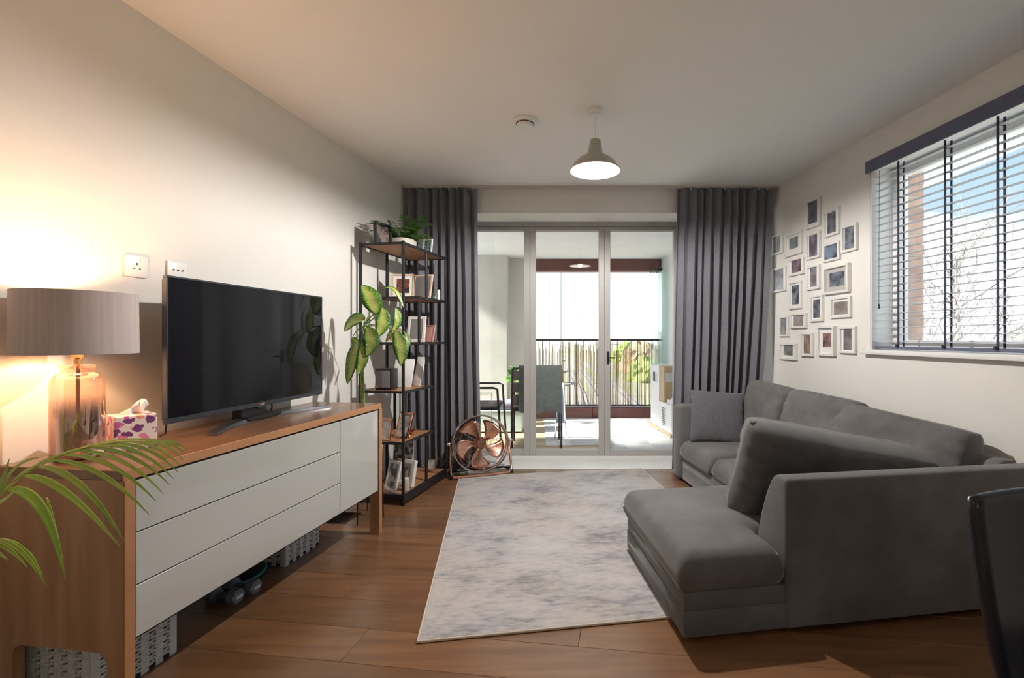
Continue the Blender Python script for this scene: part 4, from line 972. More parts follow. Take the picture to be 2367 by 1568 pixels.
# fifth shelf
stand_frame('photo_frame', 'copper photo frame leaning on the fifth shelf', BK(.20, .09, 1), R(-28), .13, .185, m_copper_dk, pr(6, (.30, .29, .28), (.72, .70, .68)), .012, 18, th_=.016)
stand_frame('photo_frame', 'slim copper-edged frame at the left of the fifth shelf', BK(.08, .17, 1), R(-20), .085, .15, m_copper_dk, pr(7, (.5, .46, .44), (.7, .68, .66)), .008, 10)
o = thing('copper_lotus', 'copper lotus candle holder with petals on the fifth shelf', 'candle holder', BK(.34, .085, 1), R(20))
for ring, (n_, r_, up) in enumerate(((8, .062, .5), (6, .045, 1.2))):
    for k in range(n_):
        a = 2 * math.pi * k / n_ + ring * .4; b = MB(); d = Vector((math.cos(a), math.sin(a), 0)); s = Vector((-d.y, d.x, 0))
        for i in range(6):
            t = i / 5; wd = .017 * math.sin(math.pi * (t * .86 + .14)); c = d * r_ * t + Vector((0, 0, .012 + r_ * up * t * t))
            for j in (-1, 0, 1): b.v.append(tuple(c + s * wd * j + Vector((0, 0, abs(j) * .004))))
        for i in range(5):
            for j in range(2): q = i * 3 + j; b.f.append((q, q + 3, q + 4, q + 1))
        p_ = b.build('petal', m_copper_dk, o, fix=False, angle=90); p_.modifiers.new('thickness', 'SOLIDIFY').thickness = .0012
MB().lathe([(0, 0), (.03, 0), (.026, .008), (.014, .014), (.014, .03), (.0, .03)], 18).build('cup', m_copper_dk, o)
o = thing('cream_card', 'small cream card propped behind the copper lotus', 'card', BK(.42, .14, 1), R(-25))
MB().box(-.022, .022, -.001, .001, 0, .105, Matrix.Rotation(R(-8), 4, 'X')).build('card', pm('cream_paper', (.76, .68, .54), .8, col2=(.72, .64, .50)), o)
# bottom shelf
stand_frame('photo_frame', 'thick white photo frame tilted on the bottom shelf', BK(.28, .10, 0), R(-24), .165, .185, m_pframe, pr(8, (.08, .05, .05), (.60, .48, .42)), .026, 12, th_=.03, mount=m_mount)
stand_frame('photo_frame', 'white frame half hidden behind the sideboard leg on the bottom shelf', BK(.07, .13, 0), R(-38), .14, .21, m_pframe, pr(9, (.12, .12, .13), (.70, .68, .66)), .018, 14)
stand_frame('canvas_print', 'black and white patterned canvas standing at the back of the bottom shelf', BK(.50, .20, 0), R(-14), .17, .30, m_paper, pr(10, (.06, .06, .06), (.72, .70, .66)), .004, 6, cat='canvas print')
o = thing('candle', 'short beige pillar candle at the front of the bottom shelf', 'candle', BK(.13, .03, 0))
MB().lathe([(0, 0), (.022, 0), (.023, .005), (.023, .085), (.019, .09), (.006, .084), (0, .084)], 20).build('wax', pm('beige_wax', (.62, .56, .49), .5, col2=(.57, .51, .44)), o); MB().tube([(0, 0, .083), (.001, 0, .096)], .001, 5).build('wick', m_black, o)
o = thing('hexagon_frame', 'gold wire hexagon with a small photo on the bottom shelf', 'photo frame', BK(.80, .055, 0), R(-12))
b = MB(); b.tube([(.085 * math.cos(R(60 * k)), 0, .0752 + .085 * math.sin(R(60 * k))) for k in range(6)], .0016, 5, closed=True); b.build('hexagon', m_gold, o)
for (x0, x1, z0, z1) in ((-.035, .035, .108, .114), (-.035, .035, .022, .028), (-.035, -.029, .028, .108), (.029, .035, .028, .108)): box('frame_bar', m_gold, o, x0, x1, -.004, .004, z0, z1, .0005)
box('photo', pr(11, (.40, .40, .42), (.75, .74, .72)), o, -.029, .029, -.001, .001, .028, .108, 0)
b = MB(); b.tube([(-.033, 0, .024), (-.05, .03, .003), (.05, .03, .003), (.033, 0, .024)], .0016, 5); b.build('wire_foot', m_gold, o)

# ------------------------------------------------------------------ leaves
def leaf(name, base, mid, tip, width, face, mat, parent, n=12, fold=.25, prof=.85, origin=Vector((0, 0, 0)), wave=0.0, thick=.0006):
    b = MB(); uv = []; face = Vector(face).normalized(); base = Vector(base); tip = Vector(tip); mid = Vector(mid)
    for i in range(n + 1):
        t = i / n; c = base * (1 - t) ** 2 + mid * 2 * t * (1 - t) + tip * t * t
        tg = ((mid - base) * (1 - t) + (tip - mid) * t).normalized(); sd = tg.cross(face).normalized(); up = sd.cross(tg)
        wd = width / 2 * max(.0, math.sin(math.pi * min(1, (t * .97 + .015) ** prof))) ** .8
        if i == n: wd = 0.0004
        for j in (-2, -1, 0, 1, 2):
            s = j / 2; p = c + sd * wd * s + up * (abs(s) * wd * fold + wave * wd * math.sin(t * 14 + j))
            b.v.append(tuple(p - origin)); uv.append((s * .5 + .5, t))
    for i in range(n):
        for j in range(4): q = i * 5 + j; b.f.append((q, q + 1, q + 6, q + 5))
    b.uv = uv; o = b.build(name, mat, parent, fix=False, angle=100)
    md = o.modifiers.new('thickness', 'SOLIDIFY'); md.thickness = thick
    return o
m_dief = bpy.data.materials.new('variegated_leaf'); m_dief.use_nodes = True; nt = m_dief.node_tree; N = nt.nodes; L = nt.links; bs = N['Principled BSDF']; bs.inputs['Roughness'].default_value = .38
uvn = N.new('ShaderNodeUVMap'); spn = N.new('ShaderNodeSeparateXYZ'); L.new(uvn.outputs[0], spn.inputs[0])
def mth(op, a, b_=None):
    m = N.new('ShaderNodeMath'); m.operation = op
    for i, v_ in enumerate((a, b_)):
        if v_ is None: continue
        if isinstance(v_, (int, float)): m.inputs[i].default_value = v_
        else: L.new(v_, m.inputs[i])
    return m.outputs[0]
au = mth('MULTIPLY', mth('ABSOLUTE', mth('SUBTRACT', spn.outputs['X'], .5)), 2.0)
tcn = N.new('ShaderNodeTexCoord'); no = N.new('ShaderNodeTexNoise'); no.inputs['Scale'].default_value = 45; no.inputs['Detail'].default_value = 3; L.new(tcn.outputs['Object'], no.inputs['Vector'])
wv = N.new('ShaderNodeTexWave'); wv.inputs['Scale'].default_value = 1.0; cbn = N.new('ShaderNodeCombineXYZ')
L.new(mth('ADD', mth('MULTIPLY', spn.outputs['Y'], 3.4), mth('MULTIPLY', au, -.55)), cbn.inputs[0]); L.new(cbn.outputs[0], wv.inputs['Vector'])
sm = mth('ADD', mth('ADD', au, mth('MULTIPLY', mth('SUBTRACT', no.outputs[0], .5), .8)), mth('MULTIPLY', mth('SUBTRACT', wv.outputs['Fac'], .5), .22))
rp = N.new('ShaderNodeValToRGB'); L.new(sm, rp.inputs[0]); E = rp.color_ramp.elements
E[0].position = .0; E[0].color = (.36, .42, .09, 1); E[1].position = .86; E[1].color = (.035, .13, .018, 1)
q = E.new(.08); q.color = (.46, .50, .16, 1); q = E.new(.50); q.color = (.27, .38, .07, 1); q = E.new(.66); q.color = (.08, .22, .03, 1)
oi = N.new('ShaderNodeObjectInfo'); hs = N.new('ShaderNodeHueSaturation'); mr = N.new('ShaderNodeMapRange'); mr.inputs[3].default_value = .65; mr.inputs[4].default_value = 1.25; L.new(oi.outputs['Random'], mr.inputs[0]); L.new(mr.outputs[0], hs.inputs['Value']); L.new(rp.outputs[0], hs.inputs['Color']); L.new(hs.outputs[0], bs.inputs['Base Color'])

DP = Vector((-1.315, 2.98, 0))
dp = thing('dumb_cane_plant', 'tall variegated dumb cane plant between sideboard and shelf unit', 'plant', DP)
m_dpot = pm('white_pot', (.68, .67, .65), .5, col2=(.63, .62, .6), scale=10)
MB().lathe([(0, .24), (.085, .24), (.105, .26), (.118, .44), (.121, .45), (.112, .45), (.108, .42), (0, .41)], 36).build('pot', m_dpot, dp)
MB().lathe([(0, .41), (.106, .415), (.106, .425), (0, .43)], 24).build('soil', m_soil, dp)
b = MB(); b.tube([(.112 * math.cos(R(a)), .112 * math.sin(R(a)), .30) for a in range(0, 360, 12)], .004, 6, closed=True); b.tube([(.085 * math.cos(R(a)), .085 * math.sin(R(a)), .236) for a in range(0, 360, 12)], .004, 6, closed=True); b.build('stand_ring', m_black, dp)
for a in (-80, 10, 100, 190):
    c, s = math.cos(R(a)), math.sin(R(a)); b = MB(); b.tube([(.116 * c, .116 * s, .305), (.125 * c, .125 * s, 0)], .0045, 6); b.tube([(.085 * c, .085 * s, .236), (.122 * c, .122 * s, .10)], .003, 5); b.build('stand_leg', m_black, dp)
LX = lambda x, y, dy=0: px(x, y, 2.98 + dy)
def local(p): return p - DP
stem = [local(LX(839, 960)), local(LX(839, 925)), local(LX(838, 890)), local(LX(836, 850)), local(LX(838, 800)), local(LX(841, 755))]
b = MB(); b.tube([(0, 0, .42)] + [tuple(p) for p in stem], [.014, .013, .0125, .012, .011, .009, .006], 12); b.build('stem', m_stem, dp)
for yy in (890, 912, 938):
    p = local(LX(838, yy)); MB().lathe([(.0125, -.006), (.0142, -.004), (.0142, .004), (.0125, .006), (.0125, -.006)], 14, p).build('leaf_scar', pm('tan_bark', (.45, .34, .2), .7, col2=(.38, .28, .16), scale=40), dp)
fcm = Vector((.25, -1, .15))
LV = [ # base, mid, tip, width px, depth offset, face
 ((869,727),(866,690),(840,661),44,-.06,(.1,-1,.25)), ((884,712),(893,745),(874,782),32,-.05,(.3,-1,.1)), ((844,737),(820,730),(802,768),34,-.04,(-.2,-1,.5)),
 ((846,757),(872,785),(850,824),38,-.09,(.2,-1,.1)), ((826,786),(818,830),(808,888),34,-.07,(-.3,-1,0)), ((840,785),(843,830),(831,868),26,-.11,(.2,-1,0)),
 ((914,712),(928,738),(909,772),20,-.02,(.8,-1,.2)), ((914,766),(934,800),(930,846),34,-.06,(.3,-1,.2)), ((935,768),(950,790),(941,810),13,.02,(.6,-1,.2)),
 ((888,668),(915,652),(933,712),13,-.01,(.2,-.6,1)), ((912,756),(902,775),(896,792),13,.05,(-.3,-1,.1)), ((815,780),(822,790),(846,820),18,.0,(-.2,-1,.6)),
]
for k, (a, c, d, wd, dy, fc_) in enumerate(LV):
    A, C_, T_ = (local(LX(*p, dy)) for p in (a, c, d))
    if k not in (9,): T_ = T_ + Vector((0, -.03, 0))
    leaf('leaf', A, C_, T_, wd * 2.95 / F, fc_, m_dief, dp, n=16, fold=.18, prof=.9, wave=.05)
    src = stem[5] if A.z > stem[4].z else stem[4]
    if k in (6, 7, 8): src = stem[5]
    md_ = src.lerp(A, .55) + Vector((0, 0, .035))
    pts = [src * (1 - t) ** 2 + md_ * 2 * t * (1 - t) + A * t * t for t in [i / 8 for i in range(9)]]
    MB().tube(pts, [.004 - .0018 * i / 8 for i in range(9)], 6).build('petiole', m_stem, dp)

# ------------------------------------------------------------------ palm in the near left corner
PP = Vector((-1.60, .86, 0))
pa = thing('potted_palm', 'potted palm with long arching green fronds beside the sideboard', 'plant', PP)
MB().lathe([(0, .001), (.10, .001), (.115, .01), (.14, .25), (.145, .26), (.135, .26), (.13, .24), (0, .23)], 32).build('pot', m_dpot, pa)
MB().lathe([(0, .23), (.128, .235), (.128, .245), (0, .25)], 24).build('soil', m_soil, pa)
def pp(x, y, Y): return px(x, y, Y) - PP
def frond(pts, leaflets, r0=.006):
    pts = [Vector(p) for p in pts]
    # smooth through the points
    sm_ = []
    for i in range(len(pts) - 1):
        p0 = pts[max(i - 1, 0)]; p1 = pts[i]; p2 = pts[i + 1]; p3 = pts[min(i + 2, len(pts) - 1)]
        for k in range(5):
            t = k / 5; sm_.append(.5 * ((2 * p1) + (p2 - p0) * t + (2 * p0 - 5 * p1 + 4 * p2 - p3) * t * t + (3 * p1 - p0 - 3 * p2 + p3) * t ** 3))
    sm_.append(pts[-1]); n = len(sm_)
    o = MB().tube(sm_, [r0 * (1 - .8 * i / n) for i in range(n)], 8).build('frond', pm('palm_rachis', (.36, .40, .08), .45, col2=(.30, .42, .07), scale=10), pa)
    for (a, c, d, wd) in leaflets:
        leaf('leaflet', a, c, d, wd, (.35, -.75, .7), m_leaf, o, n=10, fold=.3, prof=.62, thick=.0005)
    return sm_
Y0 = 1.20
main = [(.0, .0, .25), (.02, .06, .42), pp(-150, 1330, 1.0), pp(-60, 1215, 1.07), pp(0, 1142, 1.12), pp(60, 1095, 1.16), pp(130, 1058, 1.19), pp(210, 1033, 1.22), pp(300, 1021, 1.25), pp(385, 1024, 1.28)]
LF = [((18,1132),(110,1120),(150,1338),20,1.13), ((58,1100),(150,1105),(277,1265),15,1.15), ((90,1078),(190,1085),(287,1252),14,1.16), ((118,1064),(230,1065),(345,1190),12,1.18),
      ((150,1052),(260,1050),(362,1160),11,1.19), ((180,1042),(290,1045),(378,1142),10,1.2), ((210,1034),(310,1038),(393,1122),10,1.21), ((240,1029),(330,1030),(402,1108),9,1.22), ((270,1026),(350,1026),(412,1092),9,1.23),
      ((300,1022),(365,1022),(418,1078),8,1.24), ((325,1022),(385,1018),(424,1064),8,1.25), ((345,1022),(395,1016),(430,1050),7,1.26), ((365,1023),(405,1015),(434,1040),7,1.27),
      ((0,1142),(30,1062),(95,1058),12,1.16), ((30,1118),(60,1075),(150,1060),12,1.19), ((60,1095),(110,1048),(215,1040),10,1.22), ((110,1066),(180,1030),(270,1030),9,1.24), ((160,1048),(240,1014),(330,1024),9,1.27), ((210,1033),(290,1006),(375,1022),8,1.29), ((260,1026),(330,1004),(415,1030),7,1.3),
      ((0,1145),(15,1095),(22,1060),14,1.1), ((-20,1170),(20,1160),(45,1120),12,1.1), ((108,1150),(120,1190),(136,1246),5,1.24), ((-40,1195),(5,1120),(12,1090),14,1.08)]
frond(main, [(pp(*a, Y), pp(*c, Y - .01), pp(*d, Y - .03), wd * 1.15 / F) for a, c, d, wd, Y in LF])
low = [(.0, .0, .25), (.03, .06, .40), pp(-180, 1330, 1.02), pp(-90, 1262, 1.05), pp(-10, 1248, 1.08), pp(50, 1270, 1.1)]
LF2 = [((-10,1248),(50,1250),(108,1358),9,1.08), ((-30,1250),(30,1265),(62,1312),8,1.08), ((-5,1247),(60,1252),(98,1330),9,1.09), ((-60,1255),(-10,1270),(18,1296),9,1.07), ((10,1252),(60,1262),(86,1300),6,1.1)]
frond(low, [(pp(*a, Y), pp(*c, Y), pp(*d, Y - .02), wd * 1.1 / F) for a, c, d, wd, Y in LF2])
# further fronds that arch away from the picture
rd = random.Random(9)
for k, (az, ln, hh) in enumerate(((200, .30, 1.05), (255, .55, .95), (300, .55, .85), (-30, .45, .55), (165, .12, 1.15))):
    d = Vector((math.cos(R(az)), math.sin(R(az)), 0)); s = Vector((-d.y, d.x, 0)); ln = min(ln, .55)
    if az in (200, 165): ln = min(ln, .13)
    pts = [Vector((0, 0, .25)), d * ln * .15 + Vector((0, 0, hh * .55)), d * ln * .5 + Vector((0, 0, hh * .85)), d * ln * .85 + Vector((0, 0, hh * .88)), d * ln + Vector((0, 0, hh * .8))]
    lf = []
    for i in range(14):
        t = .45 + .55 * i / 14; q = pts[1].lerp(pts[3], (t - .2) / .8)
        for sgn in (-1, 1):
            e1 = q + s * sgn * .12 + d * .06 + Vector((0, 0, -.10)); e1.x = max(e1.x, -.12)
            lf.append((q, q.lerp(e1, .5) + Vector((0, 0, .04)), e1, .012))
    frond(pts, lf)

# ------------------------------------------------------------------ balcony
m_render = pm('balcony_render', (.64, .63, .58), .9, col2=(.60, .59, .54), scale=4); m_balw = pm('balcony_white', (.78, .79, .78), .8, col2=(.75, .76, .75), scale=4)
BYE, BZ = 6.86, 2.272
def st(o, label, cat): return tag(o, label, cat, kind='structure')
st(MB().box(-2.3, 2.2, 4.56, BYE, BZ, BZ + .2).build('ceiling_balcony', m_balw), 'white ceiling above the balcony', 'ceiling')
b = MB(); b.box(-2.0, -.845, 6.35, 6.6, -.1, BZ); b.box(-2.0, -.60, 6.6, BYE, -.1, BZ); st(b.build('wall_balcony_left', m_render), 'beige rendered column and wall left of the balcony opening', 'wall')
st(MB().prism([(1.30, BYE), (1.66, 4.56), (2.1, 4.56), (2.1, BYE)], -.1, BZ).build('wall_balcony_right', m_balw), 'white side wall of the balcony behind the boxes', 'wall')
bf = MB().box(-2.1, 2.1, 4.56, BYE, -.15, -.012).build('floor_balcony', m_subfloor); st(bf, 'pale wooden decking of the balcony', 'floor')
m_deck = pm('pale_decking', (.50, .37, .22), .6, col2=(.58, .44, .28), scale=4, stretch=(1, 8, 1), rnd=.12)
y = 4.56; k = 0
while y + .11 < BYE:
    o = MB().box(-1.72, 1.62, y, y + .107, -.012, 0).build('deck_board', m_deck, bf, bevel=.001, seg=1); y += .11; k += 1
m_ox = pm('oxblood_paint', (.13, .045, .04), .5, col2=(.16, .06, .05), scale=6)
o = thing('balcony_beam', 'dark oxblood beam across the top of the balcony opening', 'beam', (0, BYE - .1, 0)); o['kind'] = 'structure'
box('beam', m_ox, o, -.60, 1.30, -.09, .09, BZ - .17, BZ, .004)
o = thing('balcony_kerb', 'dark oxblood kerb under the balcony railing', 'kerb', (0, BYE - .14, 0)); o['kind'] = 'structure'
for a, c in ((-.60, .335), (.338, 1.30)): box('kerb_board', m_ox, o, a, c, -.09, .09, 0, .15, .004)
rl = thing('balcony_railing', 'black metal balcony railing with thin vertical bars', 'railing', (0, BYE - .10, 0))
box('top_rail', m_black, rl, -.60, 1.30, -.02, .02, 1.10, 1.13, .002); box('bottom_rail', m_black, rl, -.60, 1.30, -.012, .012, .16, .18, .001)
bar = None
for k in range(20):
    x = -.58 + k * .0985
    if bar is None: bar = box('baluster', m_black, rl, -.0045, .0045, -.0045, .0045, .18, 1.10, 0); o = bar
    else: o = bar.copy(); COL.objects.link(o)
    o.location.x = x
m_cane = pm('bamboo_cane', (.50, .36, .20), .6, col2=(.66, .52, .34), scale=9, stretch=(5, 5, 1))
scn = thing('bamboo_screen', 'sparse bamboo cane screen tied to the balcony railing', 'screen', (0, BYE - .06, 0))
rd = random.Random(21); b = MB(); x = -.59
while x < 1.29:
    r = rd.uniform(.003, .0065); z1 = rd.choice((1.09, 1.06, 1.0, .98, 1.08)) - rd.uniform(0, .05); ln = rd.uniform(-.012, .012)
    b.tube([(x, rd.uniform(-.01, .01), .155), (x + ln, rd.uniform(-.01, .01), z1)], r, 5); x += rd.choice((.010, .012, .014, .017, .024))
o = b.build('cane', m_cane, scn); o['kind'] = 'stuff'
for z in (.3, .62, .94): MB().tube([(-.6, -.014, z), (1.3, -.014, z)], .001, 4).build('tie_wire', m_black, scn)
# checked tiles
m_tw = pm('white_tile', (.72, .72, .73), .8, col2=(.68, .68, .69), scale=30); m_tg = pm('grey_tile', (.52, .53, .56), .8, col2=(.57, .58, .61), scale=30)
ct = thing('checked_carpet', 'white and grey checked carpet tiles on the balcony deck', 'carpet', (.335, 4.70, 0), R(4))
for i in range(-2, 4):
    for j in range(7):
        if i < 0 and j < 1: continue
        o = MB().box(-.139, .139, -.139, .139, 0.001, .009).build('carpet_tile', m_tw if (i + j) % 2 else m_tg, ct, bevel=.002, seg=1); o.location = (.14 + i * .28 , .14 + j * .28, 0)
# folded glass panels at the right of the opening
for k, (x, lab) in enumerate(((1.262, 'folded glass balcony panel nearest the white side wall'), (1.215, 'middle folded glass balcony panel'), (1.17, 'folded glass balcony panel farthest from the side wall'))):
    o = thing('folding_glazing', lab, 'glass panel', (x, 6.55, 0), R(3), 'folded glass panels of the balcony')
    box('pane', m_greenglass, o, -.004, .004, -.17, .13, .16, 2.07, .001); box('clamp_rail', m_chrome, o, -.009, .009, -.17, .13, .13, .16, .001); box('clamp_rail', m_black, o, -.009, .009, -.17, .13, 2.07, 2.10, .001)
# balcony chairs
m_wv = pm('brown_weave', (.09, .07, .065), .7, col2=(.13, .10, .09), scale=80, bump=.3); m_throw = pm('grey_green_throw', (.16, .19, .19), .9, col2=(.21, .24, .24), scale=40, sheen=.2, bump=.1)
def balcony_chair(label, loc, rz):
    o = thing('balcony_chair', label, 'chair', loc, rz, 'black metal chairs on the balcony')
    hw = .25
    for sx in (-1, 1):
        MB().tube([(sx * hw, -.20, 0), (sx * hw, -.21, .45), (sx * (hw - .01), -.25, .84)], .012, 8).build('leg', m_black, o)
        MB().tube([(sx * hw, .28, 0), (sx * hw, .24, .62), (sx * hw, .20, .635), (sx * hw, -.215, .635)], .012, 8).build('leg', m_black, o)
    box('seat_frame', m_black, o, -hw, hw, -.21, .25, .405, .425, .004); box('seat', m_wv, o, -hw + .015, hw - .015, -.19, .24, .425, .445, .006)
    MB().tube([(-hw + .01, -.25, .84), (hw - .01, -.25, .84)], .012, 8).build('back_bar', m_black, o)
    for (z0, z1) in ((.72, .82), (.60, .70), (.47, .58)): MB().box(-hw + .01, hw - .01, -.247, -.236, z0, z1).build('back_strap', m_wv, o, bevel=.003)
    return o
balcony_chair('black metal balcony chair with a grey-green throw over its back', (-.34, 4.93, 0), R(4))
balcony_chair('black metal balcony chair beside the pale bench, partly behind the curtain', (-.98, 5.02, 0), R(-88))
b = MB(); n = 20
prof_t = [(-.285, .40), (-.283, .60), (-.278, .78), (-.27, .855), (-.25, .872), (-.228, .86), (-.215, .78), (-.212, .62)]
for i in range(n + 1):
    s = i / n * 2 - 1
    for (y, z) in prof_t: b.v.append((s * .215 + .035, y + .006 * math.sin(i * 1.3 + z * 9), z + (.012 * math.sin(s * 4) if z < .5 else 0)))
mrow = len(prof_t)
for i in range(n):
    for j in range(mrow - 1): q = i * mrow + j; b.f.append((q, q + mrow, q + mrow + 1, q + 1))
tw = thing('throw', 'grey-green throw folded over the back of the balcony chair', 'throw', (-.34, 4.93, 0), R(4))
o = b.build('throw_cloth', m_throw, tw, fix=False, angle=80); o.modifiers.new('thickness', 'SOLIDIFY').thickness = .008
# bench, cushion, plant, side table, cloth
m_mint = pm('pale_mint', (.55, .68, .66), .4, col2=(.50, .63, .62), scale=6, coat=.3)
o = thing('storage_bench', 'low pale mint storage bench against the balcony column', 'bench', (-.98, 5.78, 0))
box('chest', m_mint, o, -.52, .42, -.19, .19, .02, .26, .01); box('plinth', m_black, o, -.50, .40, -.17, .17, 0, .02, .002); box('lid', m_mint, o, -.53, .43, -.2, .2, .26, .28, .006)
o = thing('bench_cushion', 'blue-grey seat cushion on the pale mint bench', 'cushion', (-1.03, 5.78, .281))
MB().box(-.45, .45, -.18, .18, 0, .09).build('cushion_cover', pm('blue_grey_cloth', (.22, .23, .29), .9, col2=(.26, .27, .33), scale=60), o, bevel=.03, seg=3)
pb = thing('potted_plant', 'leafy green potted plant behind the balcony chair', 'plant', (-.70, 6.18, 0))
MB().lathe([(0, .0), (.10, 0), (.13, .30), (.12, .30), (0, .28)], 24).build('pot', m_dpot, pb)
MB().tube([(0, 0, .28), (.01, 0, .6)], .01, 6).build('stem', m_stem, pb)
rd = random.Random(5)
for k in range(46):
    a = rd.uniform(0, 6.28); e1 = rd.uniform(-.2, 1.2); d = Vector((math.cos(a) * math.cos(e1), math.sin(a) * math.cos(e1), math.sin(e1))); p = Vector((0, 0, .58)) + d * rd.uniform(.02, .10)
    leaf('leaf', p, p + d * .06 + Vector((0, 0, .02)), p + d * .12, .05, (d.x, d.y - .5, .8), m_fern, pb, n=5)
o = thing('side_table', 'small round glass side table with thin legs on the balcony', 'table', (-.95, 4.92, 0))
o.location = (-1.02, 5.42, 0)
MB().lathe([(0, .50), (.14, .50), (.14, .508), (0, .508)], 32).build('glass_top', m_greenglass, o)
for a in (20, 140, 260): MB().tube([(.12 * math.cos(R(a)), .12 * math.sin(R(a)), .5), (.12 * math.cos(R(a)), .12 * math.sin(R(a)), 0)], .005, 6).build('leg', m_chrome, o)
o = thing('laundry_cloth', 'white and pale blue cloth hanging beside the balcony chair arm', 'cloth', (-.10, 5.30, 0))
MB().tube([(-.06, .02, 0), (0, .02, .64), (.08, .02, 0)], .008, 6).build('airer_frame', m_whitepl, o); MB().tube([(-.07, .02, .62), (.12, .02, .62)], .008, 6).build('airer_bar', m_whitepl, o)
for nm, x0, x1, z0, col in (('white_cloth', -.07, .03, .42, m_paper), ('blue_cloth', -.03, .05, .18, pm('pale_blue_cloth', (.50, .62, .78), .8, col2=(.58, .69, .83), scale=20))):
    b = MB()
    for i in range(11):
        xx = x0 + (x1 - x0) * i / 10
        for j in range(9): t = j / 8; b.v.append((xx + .03 * (t) * (i / 10 - .5), .008 + .012 * math.sin(i * 1.1) * t - (.0 if col is m_paper else .012), .635 - (.635 - z0) * t))
    for i in range(10):
        for j in range(8): q = i * 9 + j; b.f.append((q, q + 1, q + 10, q + 9))
    c_ = b.build(nm, col, o, fix=False, angle=90); c_.modifiers.new('thickness', 'SOLIDIFY').thickness = .002
# boxes at the right of the balcony
m_cb = pm('tan_cardboard', (.46, .35, .21), .85, col2=(.50, .39, .25), scale=8); m_wb = pm('white_box_card', (.76, .76, .77), .5, col2=(.73, .73, .74), scale=6)
BR = R(81)
def bb(x, y): return Vector((x, y, 0))
o = thing('packing_pallet', 'thin pale wooden strip base under the balcony boxes', 'pallet', (1.225, 5.73, .0095), R(8))
for k in range(3): box('slat', m_deck, o, -.13 + k * .09, -.06 + k * .09, -.42, .42, .010, .036, .002)
for yy in (-.40, 0, .34): box('bearer', m_deck, o, -.13, .12, yy, yy + .06, .0, .010, 0)
o = thing('white_box', 'tall narrow white box with a dark printed square on the balcony', 'box', (1.185, 5.93, .046), R(8))
box('carton', m_wb, o, -.10, .10, -.16, .16, 0, .76, .004); box('printed_label', m_blackpl, o, -.1012, -.10, -.02, .06, .55, .67, 0); box('printed_panel', m_tg, o, -.1012, -.10, -.10, -.03, .54, .66, 0)
o = thing('white_box', 'low white box with dark striped print on the balcony', 'box', (1.245, 5.535, .046), R(8))
box('carton', m_wb, o, -.11, .11, -.22, .22, 0, .33, .004)
for k in range(10): box('printed_bar', pm('print_grey', (.12, .12, .15), .6, col2=(.15, .15, .18)), o, -.1112, -.11, -.02, .12, .06 + k * .022, .073 + k * .022, 0)
o = thing('cardboard_box', 'plain tan cardboard box with a pale label on top of the balcony boxes', 'box', (1.228, 5.675, .3765), R(8))
box('carton', m_cb, o, -.10, .10, -.075, .075, 0, .425, .003); box('label', m_tg, o, -.085, .0, -.0762, -.075, .24, .35, 0); box('tape', pm('brown_tape', (.36, .27, .16), .3, col2=(.4, .3, .18)), o, .02, .05, -.0763, -.075, 0, .24, 0)
o = thing('crumpled_paper', 'crumpled white packing paper on the low white box', 'paper', (1.27, 5.45, .3765), R(8))
b = MB(); rd = random.Random(2)
for i in range(13):
    for j in range(13):
        e_ = min(i, 12 - i, j, 12 - j); b.v.append((-.10 + i * .015, -.12 + j * .020, (.002 + rd.uniform(.01, .06)) if e_ > 0 else .0))
for i in range(12):
    for j in range(12): q = i * 13 + j; b.f.append((q, q + 13, q + 14, q + 1))
b.f.append(tuple(list(range(0, 13)) + [i * 13 + 12 for i in range(1, 13)] + [12 * 13 + j for j in range(11, -1, -1)] + [i * 13 for i in range(11, 0, -1)]))
b.build('paper', m_paper, o, angle=15)

# ------------------------------------------------------------------ outside
GZ = -13.0
m_ground = pm('trackside_ground', (.30, .27, .22), .95, col2=(.24, .28, .14), scale=.05, lo=.42, hi=.6, detail=6)
tag(MB().box(-900, 900, 12, 1500, GZ - 1, GZ).build('ground_outside', m_ground), 'rough brown and green land beside the railway', 'ground', kind='structure')
m_rail = pm('rail_steel', (.45, .43, .42), .4, .8, col2=(.5, .48, .46)); m_ballast = pm('ballast', (.40, .38, .36), .95, col2=(.30, .28, .27), scale=2)
def track(label, pts):
    o = thing('railway_track', label, 'railway track', (0, 0, GZ), group='railway tracks beyond the balcony')
    pts = [Vector((p[0], p[1], 0)) for p in pts]; b = MB()
    def strip(off, w_, z, bb_):
        o0 = len(bb_.v)
        for i, p in enumerate(pts):
            t = (pts[min(i + 1, len(pts) - 1)] - pts[max(i - 1, 0)]).normalized(); s = Vector((t.y, -t.x, 0))
            for q in (off - w_, off + w_): v_ = p + s * q; bb_.v += [(v_.x, v_.y, .0), (v_.x, v_.y, z)]
        for i in range(len(pts) - 1):
            a = o0 + i * 4; c = a + 4; bb_.f += [(a + 1, a + 3, c + 3, c + 1), (a, a + 1, c + 1, c), (a + 3, a + 2, c + 2, c + 3)]
    strip(0, 1.7, .2, b); b.build('ballast_bed', m_ballast, o, smooth=False)
    for s in (-.75, .75): b = MB(); strip(s, .09, .42, b); b.build('rail', m_rail, o, smooth=False)
curve = lambda x0, k: [(x0 + k * ((y - 60) / 100) ** 2 + (y - 60) * .02, y) for y in range(40, 700, 15)]
track('leftmost railway track curving away below the balcony', curve(2, -2.5)); track('middle railway track curving away below the balcony', curve(7, -2.5)); track('rightmost railway track curving away below the balcony', curve(13, -2.2))
m_bush = pm('bush_green', (.16, .26, .05), .9, col2=(.28, .36, .10), scale=.8); m_bushb = pm('bush_brown', (.26, .18, .10), .9, col2=(.34, .25, .15), scale=.8)
